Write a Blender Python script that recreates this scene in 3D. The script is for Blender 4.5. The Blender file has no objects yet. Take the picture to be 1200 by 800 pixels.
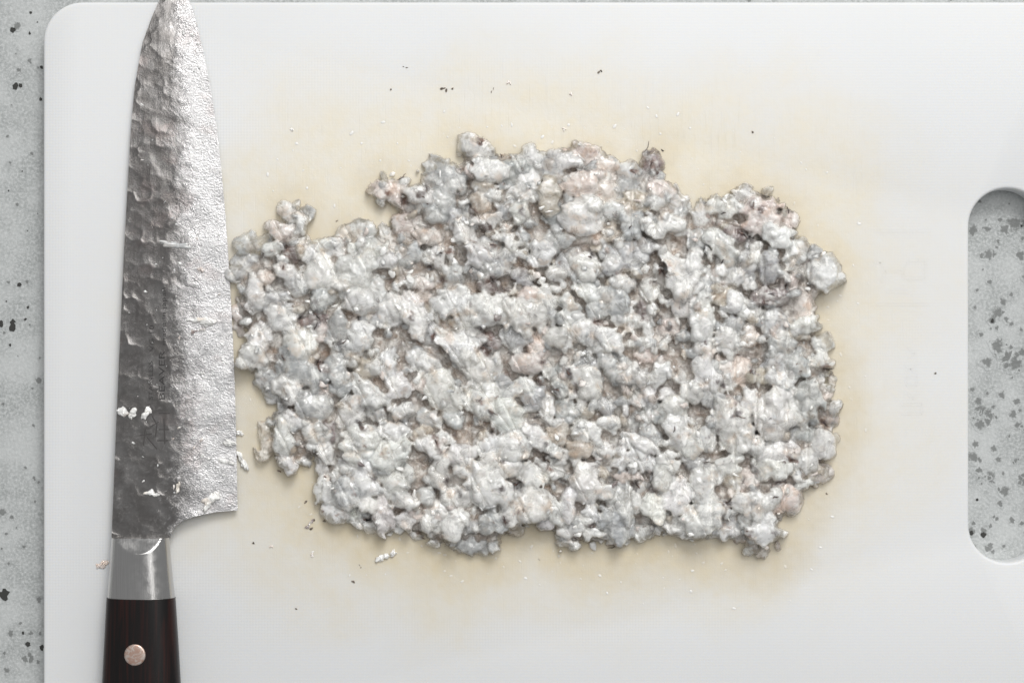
import bpy, bmesh, math, random
import numpy as np
from mathutils import Vector, noise as mnoise

# ------------------------------------------------------------------ camera, world, lamps, exposure
sc = bpy.context.scene
S = 0.4 / 1200.0            # metres per photograph pixel on the top of the board
BT = 0.011                  # height of the board's top above the counter
LENS = 70.0
D = 0.4 * LENS / 36.0       # camera height above the board's top
cam = bpy.data.cameras.new('camera'); cam.lens = LENS; cam.sensor_width = 36.0
cam.clip_start = 0.02; cam.clip_end = 20.0
camo = bpy.data.objects.new('camera', cam); sc.collection.objects.link(camo)
camo.location = (0, 0, BT + D); sc.camera = camo

w = bpy.data.worlds.new('World'); sc.world = w; w.use_nodes = True
bg = w.node_tree.nodes['Background']
bg.inputs[0].default_value = (0.97, 0.985, 1.0, 1); bg.inputs[1].default_value = 0.30

def area(name, loc, target, sx, sy, watts, col):
    l = bpy.data.lights.new(name, 'AREA'); l.shape = 'RECTANGLE'; l.size = sx; l.size_y = sy
    l.energy = watts; l.color = col
    o = bpy.data.objects.new(name, l); sc.collection.objects.link(o); o.location = loc
    o.rotation_euler = (Vector(target) - Vector(loc)).to_track_quat('-Z', 'Y').to_euler()
    return o
area('window_light', (0.42, 1.75, 1.75), (0, 0, 0), 0.9, 0.9, 32.5, (1.0, 0.995, 0.985))
area('ceiling_softbox', (0.80, 1.00, 2.40), (0, 0, 0), 1.8, 2.3, 33.0, (1.0, 0.995, 0.985))

sc.view_settings.view_transform = 'Standard'; sc.view_settings.look = 'None'
sc.view_settings.exposure = 0.0; sc.view_settings.gamma = 1.0
sc.view_settings.use_curve_mapping = False

C = sc.collection
rng = np.random.default_rng(11)
random.seed(11)

def P(px, py, h=0.0):
    """photograph pixel -> point h metres above the board's top"""
    k = (D - h) / D
    return ((px - 600.0) * S * k, (400.0 - py) * S * k, BT + h)

# ------------------------------------------------------------------ helpers
def link(name, me, mat=None, parent=None, smooth=True):
    o = bpy.data.objects.new(name, me); C.objects.link(o)
    if mat is not None: me.materials.append(mat)
    if parent is not None: o.parent = parent
    if smooth: me.polygons.foreach_set('use_smooth', np.ones(len(me.polygons), bool))
    return o
def tag(o, label, cat, group=None):
    o['label'] = label; o['category'] = cat
    if group: o['group'] = group
    return o
def mesh_np(name, v, f):
    """v (n,3), f (m,3) or (m,4)"""
    me = bpy.data.meshes.new(name); k = f.shape[1]
    me.vertices.add(len(v)); me.vertices.foreach_set('co', np.ascontiguousarray(v, np.float32).ravel())
    me.loops.add(f.size); me.loops.foreach_set('vertex_index', np.ascontiguousarray(f, np.int32).ravel())
    me.polygons.add(len(f)); me.polygons.foreach_set('loop_start', np.arange(0, f.size, k, dtype=np.int32))
    me.update(calc_edges=True); me.validate()
    return me
_T = rng.random((32, 32, 32)) * 2 - 1
def vnoise(p):
    p = np.asarray(p, float); i = np.floor(p).astype(int); f = p - i; f = f * f * (3 - 2 * f)
    r = 0
    for a in (0, 1):
        for b in (0, 1):
            for c in (0, 1):
                wgt = (f[..., 0] if a else 1 - f[..., 0]) * (f[..., 1] if b else 1 - f[..., 1]) * (f[..., 2] if c else 1 - f[..., 2])
                r = r + wgt * _T[(i[..., 0] + a) & 31, (i[..., 1] + b) & 31, (i[..., 2] + c) & 31]
    return r
def vn2(x, y, z=0.0):
    return vnoise(np.stack([x, y, np.full_like(x, z)], -1))
def smooth01(a, b, x):
    t = np.clip((x - a) / (b - a), 0, 1); return t * t * (3 - 2 * t)
def ico(sub):
    bm = bmesh.new(); bmesh.ops.create_icosphere(bm, subdivisions=sub, radius=1.0)
    v = np.array([q.co[:] for q in bm.verts]); f = np.array([[x.index for x in q.verts] for q in bm.faces])
    bm.free(); return v / np.linalg.norm(v, axis=1)[:, None], f
ICO = {k: ico(k) for k in (2, 3, 4, 5)}

# node helpers
def newmat(name):
    m = bpy.data.materials.new(name); m.use_nodes = True
    nt = m.node_tree; b = nt.nodes['Principled BSDF']
    return m, nt, b
class N:
    def __init__(s, nt): s.nt = nt
    def add(s, t, **kw):
        n = s.nt.nodes.new(t)
        for k, v in kw.items(): setattr(n, k, v)
        return n
    def put(s, sock, v):
        if hasattr(v, 'is_output') or isinstance(v, bpy.types.NodeSocket): s.nt.links.new(v, sock)
        elif v is not None: sock.default_value = v
    def noise(s, vec, scale, detail=3.0, rough=0.55, dist=0.0):
        n = s.add('ShaderNodeTexNoise'); s.put(n.inputs['Vector'], vec)
        n.inputs['Scale'].default_value = scale; n.inputs['Detail'].default_value = detail
        n.inputs['Roughness'].default_value = rough; n.inputs['Distortion'].default_value = dist
        return n.outputs['Fac']
    def voro(s, vec, scale, feature='F1', rand=1.0, out='Distance'):
        n = s.add('ShaderNodeTexVoronoi', feature=feature); s.put(n.inputs['Vector'], vec)
        n.inputs['Scale'].default_value = scale; n.inputs['Randomness'].default_value = rand
        return n.outputs[out]
    def math(s, op, a, b=None, c=None, clamp=False):
        n = s.add('ShaderNodeMath', operation=op, use_clamp=clamp)
        for i, v in enumerate((a, b, c)):
            if v is not None: s.put(n.inputs[i], v)
        return n.outputs[0]
    def ramp(s, fac, a, b, lo=0.0, hi=1.0, smooth=True):
        n = s.add('ShaderNodeMapRange'); n.interpolation_type = 'SMOOTHSTEP' if smooth else 'LINEAR'
        s.put(n.inputs['Value'], fac); n.inputs['From Min'].default_value = a; n.inputs['From Max'].default_value = b
        n.inputs['To Min'].default_value = lo; n.inputs['To Max'].default_value = hi
        return n.outputs['Result']
    def mix(s, fac, a, b, blend='MIX'):
        n = s.add('ShaderNodeMix', data_type='RGBA', blend_type=blend)
        s.put(n.inputs[0], fac); s.put(n.inputs[6], a); s.put(n.inputs[7], b)
        return n.outputs[2]
    def mapping(s, vec, scale=(1, 1, 1), loc=(0, 0, 0), rot=(0, 0, 0)):
        n = s.add('ShaderNodeMapping'); s.put(n.inputs['Vector'], vec)
        n.inputs['Scale'].default_value = scale; n.inputs['Location'].default_value = loc; n.inputs['Rotation'].default_value = rot
        return n.outputs[0]
    def bump(s, h, strength, dist, normal=None):
        n = s.add('ShaderNodeBump'); s.put(n.inputs['Height'], h)
        n.inputs['Strength'].default_value = strength; n.inputs['Distance'].default_value = dist
        if normal is not None: s.put(n.inputs['Normal'], normal)
        return n.outputs[0]
    def pos(s): return s.add('ShaderNodeNewGeometry').outputs['Position']
    def sep(s, v):
        n = s.add('ShaderNodeSeparateXYZ'); s.put(n.inputs[0], v); return n.outputs

# ------------------------------------------------------------------ materials
def counter_mat(name, fleck):
    m, nt, b = newmat(name); n = N(nt); p = n.pos()
    f1 = n.noise(p, 60, 6, 0.65); f2 = n.noise(p, 900, 4, 0.7); f3 = n.noise(p, 260, 5, 0.6, 0.6)
    c = n.mix(n.ramp(f1, 0.36, 0.64), (0.33, 0.345, 0.34, 1), (0.49, 0.505, 0.50, 1))
    c = n.mix(n.ramp(f2, 0.35, 0.75), c, (0.60, 0.615, 0.61, 1))
    c = n.mix(n.ramp(f3, 0.58, 0.72, 0, 0.5), c, (0.36, 0.37, 0.365, 1))
    v = n.voro(n.mapping(p, loc=(0.013, 0.02, 0)), 240)
    sp = n.math('MULTIPLY', n.ramp(v, 0.10, 0.26, 1, 0), n.ramp(n.noise(p, 40, 2), 0.50, 0.62))
    c = n.mix(n.math('MULTIPLY', sp, 0.4), c, (0.26, 0.27, 0.265, 1))
    if fleck:
        at = n.add('ShaderNodeAttribute', attribute_name='core')
        k = n.ramp(n.math('ADD', at.outputs['Fac'], n.math('MULTIPLY', n.math('SUBTRACT', n.noise(p, 700, 3, 0.7), 0.5), 1.3)), 0.22, 0.62)
        c = n.mix(n.math('MULTIPLY', k, 0.82), c, (0.15, 0.155, 0.15, 1))
    n.put(b.inputs['Base Color'], c); b.inputs['Roughness'].default_value = 0.6
    n.put(b.inputs['Normal'], n.bump(n.math('ADD', f2, n.math('MULTIPLY', f3, 0.6)), 0.35, 0.0004))
    return m
def mat_counter(): return counter_mat('concrete_counter', False)
def mat_fleck(): return counter_mat('concrete_aggregate', True)
def mat_pit():
    m, nt, b = newmat('dark_pit'); b.inputs['Base Color'].default_value = (0.045, 0.045, 0.042, 1); b.inputs['Roughness'].default_value = 0.9
    return m
def mat_board():
    m, nt, b = newmat('white_polyethylene'); n = N(nt); p = n.pos(); x, y, z = n.sep(p)
    # pale yellow shrimp juice soaked round the mince: a rounded patch with a ragged edge
    cx, cy, _ = P(632, 405)
    ax = n.math('ABSOLUTE', n.math('DIVIDE', n.math('SUBTRACT', x, cx), 0.150))
    ay = n.math('ABSOLUTE', n.math('DIVIDE', n.math('SUBTRACT', y, cy), 0.110))
    r = n.math('POWER', n.math('ADD', n.math('POWER', ax, 3.0), n.math('POWER', ay, 3.0)), 1 / 3.0)
    r = n.math('ADD', r, n.math('MULTIPLY', n.math('SUBTRACT', n.noise(p, 22, 4, 0.6, 0.4), 0.5), 0.55))
    st = n.ramp(r, 0.70, 1.20, 1, 0)
    mott = n.ramp(n.noise(p, 130, 4, 0.65), 0.25, 0.8, 0.55, 1.0)
    stf = n.math('MULTIPLY', st, mott)
    white = n.mix(n.ramp(n.noise(p, 9, 2), 0.3, 0.7), (0.755, 0.762, 0.765, 1), (0.775, 0.78, 0.782, 1))
    c = n.mix(n.math('MULTIPLY', stf, 0.75), white, (0.765, 0.675, 0.48, 1))
    # tiny pale specks: sparkle of juice droplets put into the colour
    sp = n.math('MULTIPLY', n.ramp(n.voro(p, 210), 0.03, 0.07, 1, 0), n.math('MULTIPLY', st, n.ramp(n.noise(p, 60, 2), 0.5, 0.6)))
    c = n.mix(n.math('MULTIPLY', sp, 0.6), c, (0.85, 0.85, 0.84, 1))
    n.put(b.inputs['Base Color'], c)
    b.inputs['Subsurface Weight'].default_value = 0.25; b.inputs['Subsurface Radius'].default_value = (1, 0.9, 0.75)
    b.inputs['Subsurface Scale'].default_value = 0.003
    n.put(b.inputs['Roughness'], n.ramp(stf, 0.1, 0.9, 0.5, 0.30))
    # fine moulded grid on the dry part, soft cuts and wet film where the chopping was
    k = 2 * math.pi / 0.00115
    gx = n.math('SINE', n.math('MULTIPLY', x, k)); gy = n.math('SINE', n.math('MULTIPLY', y, k))
    grid = n.math('MULTIPLY', n.math('ADD', gx, gy), n.ramp(st, 0.1, 0.8, 0.17, 0.04))
    cuts = n.noise(n.mapping(p, scale=(2600, 45, 1), rot=(0, 0, 0.12)), 1.0, 2)
    cuts = n.math('MULTIPLY', n.ramp(cuts, 0.62, 0.74), n.math('MULTIPLY', st, 2.2))
    wet = n.math('MULTIPLY', n.noise(p, 420, 4, 0.6), n.math('MULTIPLY', st, 2.2))
    h = n.math('ADD', n.math('SUBTRACT', grid, cuts), wet)
    n.put(b.inputs['Normal'], n.bump(h, 0.22, 0.0002))
    return m
def flesh(name, colour_from, depth=0.0032):
    m, nt, b = newmat(name); n = N(nt); p = n.pos()
    if colour_from == 'object':
        oi = n.add('ShaderNodeObjectInfo'); base = oi.outputs['Color']; spk = oi.outputs['Alpha']; rnd = oi.outputs['Random']
        off = n.add('ShaderNodeVectorMath', operation='ADD'); n.put(off.inputs[0], p)
        cmb = n.add('ShaderNodeCombineXYZ'); n.put(cmb.inputs[2], rnd); n.put(off.inputs[1], cmb.outputs[0]); q = off.outputs[0]
    else:
        at = n.add('ShaderNodeAttribute', attribute_name='tone'); base = at.outputs['Color']; spk = at.outputs['Alpha']; q = p
    big = n.noise(q, 230, 2, 0.5, 0.4); fine = n.noise(q, 1100, 3, 0.6); fib = n.noise(n.mapping(q, scale=(1, 2.6, 1), rot=(0, 0, 0.5)), 420, 2, 0.5, 0.8)
    c = n.mix(n.ramp(big, 0.42, 0.60, 0, 0.85), base, n.mix(0.62, base, (0.97, 0.96, 0.92, 1)))
    c = n.mix(n.ramp(n.noise(q, 200, 2, 0.5, 0.5), 0.46, 0.64, 0, 0.7), c, n.mix(1.0, base, (0.74, 0.735, 0.73, 1), 'MULTIPLY'))
    c = n.mix(n.ramp(fib, 0.54, 0.68, 0, 0.35), c, (0.88, 0.87, 0.83, 1))
    c = n.mix(n.ramp(n.noise(q, 150, 3), 0.55, 0.68, 0, 0.6), c, n.mix(1.0, base, (0.90, 0.77, 0.66, 1), 'MULTIPLY'))
    # rusty pink and grey membrane left on the flesh
    mem = n.math('MULTIPLY', n.ramp(n.noise(q, 330, 5, 0.7, 1.5), 0.59, 0.70), n.ramp(n.noise(q, 75, 2), 0.50, 0.64))
    c = n.mix(n.math('MULTIPLY', mem, 0.55), c, (0.30, 0.19, 0.16, 1))
    thr = n.ramp(n.math('ABSOLUTE', n.math('SUBTRACT', n.noise(q, 150, 3, 0.6, 1.0), 0.5)), 0.0, 0.010, 1, 0)
    thr = n.math('MULTIPLY', thr, n.ramp(n.noise(q, 90, 2), 0.54, 0.62))
    c = n.mix(n.math('MULTIPLY', thr, 0.6), c, (0.12, 0.085, 0.085, 1))
    dots = n.math('MULTIPLY', n.ramp(n.voro(q, 1300), 0.10, 0.24, 1, 0), n.ramp(n.noise(q, 200, 2), 0.42, 0.6))
    c = n.mix(n.math('MULTIPLY', dots, spk), c, (0.06, 0.055, 0.065, 1))
    n.put(b.inputs['Base Color'], c)
    b.subsurface_method = 'BURLEY'; b.inputs['Subsurface Weight'].default_value = 1.0; b.inputs['Subsurface Radius'].default_value = (1.0, 0.96, 0.92)
    b.inputs['Subsurface Scale'].default_value = depth
    b.inputs['Roughness'].default_value = 0.35; b.inputs['IOR'].default_value = 1.36; b.inputs['Specular IOR Level'].default_value = 0.3
    b.inputs['Coat Weight'].default_value = 1.0; b.inputs['Coat Roughness'].default_value = 0.09; b.inputs['Coat IOR'].default_value = 1.55
    hb = n.math('ADD', n.math('MULTIPLY', fine, 0.7), n.math('MULTIPLY', fib, 0.9))
    nb = n.bump(hb, 0.22, 0.0004); n.put(b.inputs['Normal'], nb)
    n.put(b.inputs['Coat Normal'], n.bump(n.noise(q, 420, 2, 0.5), 0.32, 0.0008))
    return m
def mat_speck():
    m, nt, b = newmat('brown_speck'); n = N(nt); p = n.pos()
    c = n.mix(n.ramp(n.noise(p, 900, 2), 0.4, 0.65), (0.10, 0.075, 0.06, 1), (0.30, 0.24, 0.19, 1))
    n.put(b.inputs['Base Color'], c); b.inputs['Roughness'].default_value = 0.4
    return m
def mat_dark_bit():
    m, nt, b = newmat('dark_membrane'); n = N(nt); p = n.pos()
    c = n.mix(n.ramp(n.noise(p, 700, 2), 0.4, 0.65), (0.035, 0.026, 0.026, 1), (0.20, 0.13, 0.105, 1))
    n.put(b.inputs['Base Color'], c); b.inputs['Roughness'].default_value = 0.3
    return m
def mat_blade():
    m, nt, b = newmat('hammered_steel'); n = N(nt); p = n.pos(); x, y, z = n.sep(p)
    at = n.add('ShaderNodeAttribute', attribute_name='across'); u = at.outputs['Fac']
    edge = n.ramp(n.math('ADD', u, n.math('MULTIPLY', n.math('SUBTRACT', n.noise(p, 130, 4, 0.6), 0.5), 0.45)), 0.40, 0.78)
    fine = n.noise(p, 1500, 4, 0.7); mid = n.noise(p, 520, 4, 0.7, 0.8); lines = n.noise(n.mapping(p, scale=(900, 60, 1)), 1.0, 3)
    slime = n.math('MULTIPLY', n.ramp(mid, 0.50, 0.66), n.ramp(n.noise(p, 70, 3), 0.38, 0.6))
    slime = n.math('MULTIPLY', slime, n.ramp(u, 0.2, 0.75, 0.15, 0.8))
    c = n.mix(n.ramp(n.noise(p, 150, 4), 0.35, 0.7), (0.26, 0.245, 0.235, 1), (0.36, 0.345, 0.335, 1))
    c = n.mix(edge, c, (0.58, 0.57, 0.57, 1))  # paler edge half, darker spine half: reflected light put into the steel colour
    c = n.mix(slime, c, (0.78, 0.76, 0.75, 1))
    c = n.mix(n.math('MULTIPLY', n.ramp(n.noise(p, 90, 3), 0.55, 0.7), 0.25), c, (0.42, 0.33, 0.31, 1))
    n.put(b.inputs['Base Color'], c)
    n.put(b.inputs['Metallic'], n.math('SUBTRACT', 1.0, n.math('MULTIPLY', slime, 0.75)))
    n.put(b.inputs['Roughness'], n.mix(edge, (0.20, 0.20, 0.20, 1), (0.28, 0.28, 0.28, 1)))
    b.inputs['Coat Weight'].default_value = 0.0
    h = n.math('ADD', n.math('MULTIPLY', n.math('ADD', fine, mid), n.math('ADD', 0.12, n.math('MULTIPLY', edge, 1.25))), n.math('MULTIPLY', lines, 0.10))
    nb = n.bump(h, 0.45, 0.0005); n.put(b.inputs['Normal'], nb)
    n.put(b.inputs['Coat Normal'], n.bump(n.math('ADD', mid, n.noise(p, 260, 3)), 0.8, 0.0008))
    return m
def mat_bolster():
    m, nt, b = newmat('brushed_bolster'); n = N(nt); p = n.pos()
    l = n.noise(n.mapping(p, scale=(2500, 60, 400)), 1.0, 3)
    c = n.mix(l, (0.50, 0.485, 0.47, 1), (0.66, 0.65, 0.64, 1))
    n.put(b.inputs['Base Color'], c); b.inputs['Metallic'].default_value = 1.0
    n.put(b.inputs['Roughness'], n.ramp(n.noise(p, 300, 3), 0.3, 0.7, 0.13, 0.24))
    n.put(b.inputs['Normal'], n.bump(l, 0.12, 0.0002))
    return m
def mat_handle():
    m, nt, b = newmat('dark_pakkawood'); n = N(nt); p = n.pos()
    l = n.noise(n.mapping(p, scale=(700, 22, 300), rot=(0, 0, -0.05)), 1.0, 4, 0.6, 0.6)
    l2 = n.noise(n.mapping(p, scale=(2600, 60, 900)), 1.0, 2)
    c = n.mix(n.ramp(l, 0.42, 0.72), (0.0055, 0.0045, 0.0045, 1), (0.026, 0.007, 0.0055, 1))
    c = n.mix(n.ramp(l2, 0.55, 0.75, 0, 0.5), c, (0.012, 0.008, 0.007, 1))
    n.put(b.inputs['Base Color'], c); b.inputs['Roughness'].default_value = 0.34
    b.inputs['Specular IOR Level'].default_value = 0.35
    n.put(b.inputs['Normal'], n.bump(l2, 0.08, 0.0002))
    return m
def mat_rivet():
    m, nt, b = newmat('coppery_rivet'); n = N(nt); p = n.pos()
    v = n.noise(p, 600, 3, 0.6, 1.0)
    c = n.mix(n.ramp(v, 0.4, 0.6), (0.62, 0.42, 0.34, 1), (0.74, 0.64, 0.58, 1))
    n.put(b.inputs['Base Color'], c); b.inputs['Metallic'].default_value = 0.9; b.inputs['Roughness'].default_value = 0.42
    return m
def mat_ink():
    m, nt, b = newmat('etched_black'); b.inputs['Base Color'].default_value = (0.028, 0.026, 0.025, 1); b.inputs['Roughness'].default_value = 0.55
    return m
M_COUNTER, M_FLECK, M_PIT, M_BOARD = mat_counter(), mat_fleck(), mat_pit(), mat_board()
M_FLESH, M_FLESHV, M_DARK = flesh('shrimp_flesh', 'object'), flesh('shrimp_flesh_small', 'attribute', 0.0013), mat_dark_bit()
M_FLESHB, M_SCRAP = flesh('shrimp_paste', 'attribute', 0.0025), flesh('shrimp_scrap', 'object', 0.0005)
M_CORE = flesh('cloudy_flesh', 'attribute', 0.0025)
def clear_outside(m, lo, hi):
    nt = m.node_tree; n = N(nt); b = nt.nodes['Principled BSDF']
    n.put(b.inputs['Alpha'], n.ramp(n.noise(n.pos(), 210, 3, 0.6, 0.6), 0.38, 0.58, lo, hi))
clear_outside(M_FLESHB, 0.28, 0.86)
M_SPECK = mat_speck(); M_MARK = M_BOARD.copy(); M_MARK.node_tree.nodes['Principled BSDF'].inputs['Subsurface Weight'].default_value = 0.0; 
M_BLADE, M_BOLSTER, M_HANDLE, M_RIVET, M_INK = mat_blade(), mat_bolster(), mat_handle(), mat_rivet(), mat_ink()
M_EMB = M_INK.copy(); M_EMB.node_tree.nodes['Principled BSDF'].inputs['Base Color'].default_value = (0.055, 0.05, 0.048, 1);

# ------------------------------------------------------------------ counter
def counter():
    v = np.array([[-1.2, -1.0, 0], [1.2, -1.0, 0], [1.2, 1.0, 0], [-1.2, 1.0, 0]], float)
    o = link('countertop', mesh_np('countertop', v, np.array([[0, 1, 2, 3]])), M_COUNTER, smooth=False)
    o['kind'] = 'structure'
    r = random.Random(5)
    def blobs(spots, name, mat, z):
        V, F = [], []
        for (px, py, rad) in spots:
            k = 14; b0 = len(V); x, y, _ = P(px, py, -BT)
            ph = r.random() * 9
            V.append((x, y, z + 2e-5 * r.random()))
            for i in range(k):
                a = 2 * math.pi * i / k
                q = rad * 1.25 * S * (0.72 + 0.5 * mnoise.noise((math.cos(a) * 1.3 + ph, math.sin(a) * 1.3, ph)) + 0.25 * r.random())
                V.append((x + q * math.cos(a), y + q * math.sin(a), z))
            for i in range(k): F.append((b0, b0 + 1 + i, b0 + 1 + (i + 1) % k))
        me = mesh_np(name, np.array(V), np.array(F)); at = me.attributes.new('core', 'FLOAT', 'POINT')
        at.data.foreach_set('value', np.array([1.0 if i % 15 == 0 else 0.0 for i in range(len(V))], np.float32))
        ob = link(name, me, mat, o, smooth=False); ob['kind'] = 'stuff'
    mids = [(1178, 268, 10), (1172, 258, 4), (1140, 270, 8), (1188, 262, 12), (1160, 330, 4), (1163, 375, 7), (1168, 384, 4), (1185, 380, 4), (1195, 300, 7), (1157, 268, 5), (1168, 405, 13),
            (1180, 418, 15), (1190, 425, 12), (1150, 480, 11), (1160, 486, 8), (1157, 494, 6), (1143, 520, 6), (1165, 525, 6), (1170, 538, 5), (1172, 590, 5), (1178, 575, 8), (1168, 608, 4), (1186, 610, 6), (1153, 622, 6),
            (1162, 640, 4), (1163, 646, 4), (1138, 622, 7), (1141, 612, 4), (1196, 560, 5), (1190, 540, 4), (1150, 300, 4), (1168, 290, 3), (1145, 340, 3), (1185, 345, 4), (1192, 470, 6), (1147, 560, 3), (1176, 640, 3),
            (35, 770, 9), (30, 772, 6), (12, 742, 5), (36, 742, 4), (47, 742, 3), (5, 765, 3), (24, 730, 3), (46, 702, 5), (22, 82, 4), (35, 72, 4), (20, 30, 6), (14, 605, 4), (46, 446, 6), (3, 600, 7),
            (8, 785, 5), (45, 775, 4), (28, 640, 3), (10, 660, 3), (40, 560, 3), (20, 240, 3), (38, 180, 3), (32, 330, 3), (9, 160, 3), (44, 250, 2)]
    darks = [(15, 383, 6), (15, 377, 4), (1, 380, 5), (23, 334, 3.4), (30, 374, 2), (5, 696, 8), (33, 754, 4), (15, 36, 4), (35, 39, 2), (36, 15, 2), (18, 101, 5), (24, 100, 3), (49, 79, 2.5), (48, 116, 2.5), (12, 404, 2),
             (1197, 265, 2), (1138, 624, 3), (1152, 626, 4), (1163, 376, 3), (1145, 585, 2), (49, 758, 4), (33, 360, 2), (27, 741, 2)]
    for _ in range(60):
        if r.random() < 0.06: darks.append((r.uniform(0, 48), r.uniform(0, 800), r.uniform(0.6, 1.3)))
        else: mids.append((r.uniform(1138, 1215), r.uniform(235, 650), r.uniform(1.5, 4)))
    for _ in range(40): mids.append((r.uniform(1138, 1215), r.uniform(235, 650), r.uniform(3, 9)))
    for _ in range(60): mids.append((r.uniform(-60, 48), r.uniform(-100, 900), r.uniform(1.2, 3)))
    for _ in range(60): mids.append((r.uniform(40, 1290), r.uniform(-60, 3), r.uniform(1.5, 4)))
    blobs(mids, 'dark_aggregate', M_FLECK, 0.00012)
    blobs([(a, b, c * 0.72) for a, b, c in darks], 'pits', M_PIT, 0.00022)
counter()

# ------------------------------------------------------------------ cutting board
def rrect(x0, y0, x1, y1, r, k=14):
    pts = []
    for cx, cy, a0 in ((x1 - r, y1 - r, 0), (x0 + r, y1 - r, 90), (x0 + r, y0 + r, 180), (x1 - r, y0 + r, 270)):
        for i in range(k + 1):
            a = math.radians(a0 + 90 * i / k); pts.append((cx + r * math.cos(a), cy + r * math.sin(a)))
    return pts
def board():
    bm = bmesh.new()
    X0, Y1, _ = P(50.5, 2.5); X1, Y0, _ = P(1296, 878)
    H0, G1, _ = P(1135.5, 221); H1, G0, _ = P(1225, 659)
    prof = [(0.0010, 0.0), (0.0003, 0.0003), (0.0, 0.0011), (0.0, BT - 0.0013), (0.0002, BT - 0.00055), (0.0006, BT - 0.00015), (0.0012, BT)]
    def ring(x0, y0, x1, y1, r, sgn):
        loops = []
        for ins, z in prof:
            d = ins * sgn
            loops.append([bm.verts.new((x, y, z)) for x, y in rrect(x0 + d, y0 + d, x1 - d, y1 - d, r - d)])
        for a, b in zip(loops[:-1], loops[1:]):
            k = len(a)
            for i in range(k):
                q = (a[i], a[(i + 1) % k], b[(i + 1) % k], b[i])
                try: bm.faces.new(q)
                except ValueError: pass
        return loops
    lo = ring(X0, Y0, X1, Y1, 46 * S, 1)
    lh = ring(H0, G0, H1, G1, 44.4 * S, -1)
    for idx in (-1, 0):
        es = []
        for L in (lo[idx], lh[idx]):
            for i in range(len(L)):
                e = bm.edges.get((L[i], L[(i + 1) % len(L)]))
                es.append(e)
        bmesh.ops.triangle_fill(bm, use_beauty=True, use_dissolve=False, edges=es)
    bmesh.ops.recalc_face_normals(bm, faces=bm.faces)
    me = bpy.data.meshes.new('cutting_board'); bm.to_mesh(me); bm.free()
    o = link('cutting_board', me, M_BOARD)
    me.set_sharp_from_angle(angle=math.radians(35))
    tag(o, 'white plastic cutting board with rounded corners and long handle slot', 'cutting board')
    # faint moulded mark and lettering near the slot: thin raised strokes
    V, F = [], []
    def stroke(pts, wd=2.0):
        for (ax, ay), (bx, by) in zip(pts[:-1], pts[1:]):
            a = np.array(P(ax, ay)); b = np.array(P(bx, by)); d = b - a; L = np.linalg.norm(d)
            if L < 1e-9: continue
            t = d / L; nn = np.array([-t[1], t[0], 0]) * wd * S / 2; k = len(V)
            for q, e in ((a, -1), (b, 1)):
                V.append(q + nn + np.array([0, 0, -0.000004])); V.append(q + nn * 0.45 + np.array([0, 0, 0.000004]))
                V.append(q - nn * 0.45 + np.array([0, 0, 0.000004])); V.append(q - nn + np.array([0, 0, -0.000004]))
            for i in range(3): F.append((k + i, k + i + 1, k + 5 + i, k + 4 + i))
    stroke([(1060, 312), (1066, 306), (1084, 306), (1084, 326), (1064, 328), (1057, 322), (1060, 312)])
    stroke([(1030, 306), (1038, 318), (1056, 318)]); stroke([(1038, 318), (1032, 332)]); stroke([(1024, 308), (1032, 308)])
    stroke([(1038, 342), (1064, 342)], 3); stroke([(1026, 357), (1088, 357)], 2.4); stroke([(1026, 272), (1090, 272)], 1.6)
    stroke([(1064, 408), (1072, 414), (1064, 420)]); stroke([(1060, 428), (1076, 438)]); stroke([(1076, 426), (1060, 438)])
    stroke([(1062, 442), (1062, 452), (1074, 452), (1074, 442), (1062, 442)]); stroke([(1062, 460), (1070, 468), (1076, 460)]); stroke([(1056, 485), (1080, 485), (1080, 474), (1056, 474)])
    e = link('moulded_mark', mesh_np('moulded_mark', np.array(V), np.array(F)), M_MARK, o)
    return o
board()

# ------------------------------------------------------------------ knife
SP = np.array([[-45, 203], [-38, 201], [-20, 194], [0, 187], [20, 178], [50, 167], [100, 158], [150, 153.5], [200, 150.5], [300, 145], [400, 140.5], [500, 136], [600, 132], [634, 130.5]])
ED = np.array([[-45, 204], [-38, 207], [-20, 215], [0, 222], [30, 231], [60, 238], [100, 246], [150, 254], [200, 259.5], [250, 264], [300, 267.5], [350, 270.5], [400, 273], [450, 275], [500, 276.5], [550, 277.5], [597.9, 278.5], [598.4, 266], [599.6, 254], [602, 240], [606, 224], [610, 214], [616, 206], [624, 200.5], [634, 198.5]])
def spx(y): return np.interp(y, SP[:, 0], SP[:, 1])
def edx(y): return np.interp(y, ED[:, 0], ED[:, 1])
def full_w(y): return np.interp(np.minimum(y, 597), ED[:, 0], ED[:, 1]) - spx(y)
_r = np.random.default_rng(3)
_dc = []
for _ in range(60000):
    q = np.array([_r.uniform(125, 285), _r.uniform(-50, 640)])
    if all((q[0] - a) ** 2 + (q[1] - b) ** 2 > (11.5 + 5 * math.sin(a * 7 + b)) ** 2 for a, b, c, d in _dc):
        _dc.append((q[0], q[1], _r.uniform(12, 20), _r.uniform(0.7, 1.3)))
    if len(_dc) > 520: break
_dc = np.array(_dc)
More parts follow.
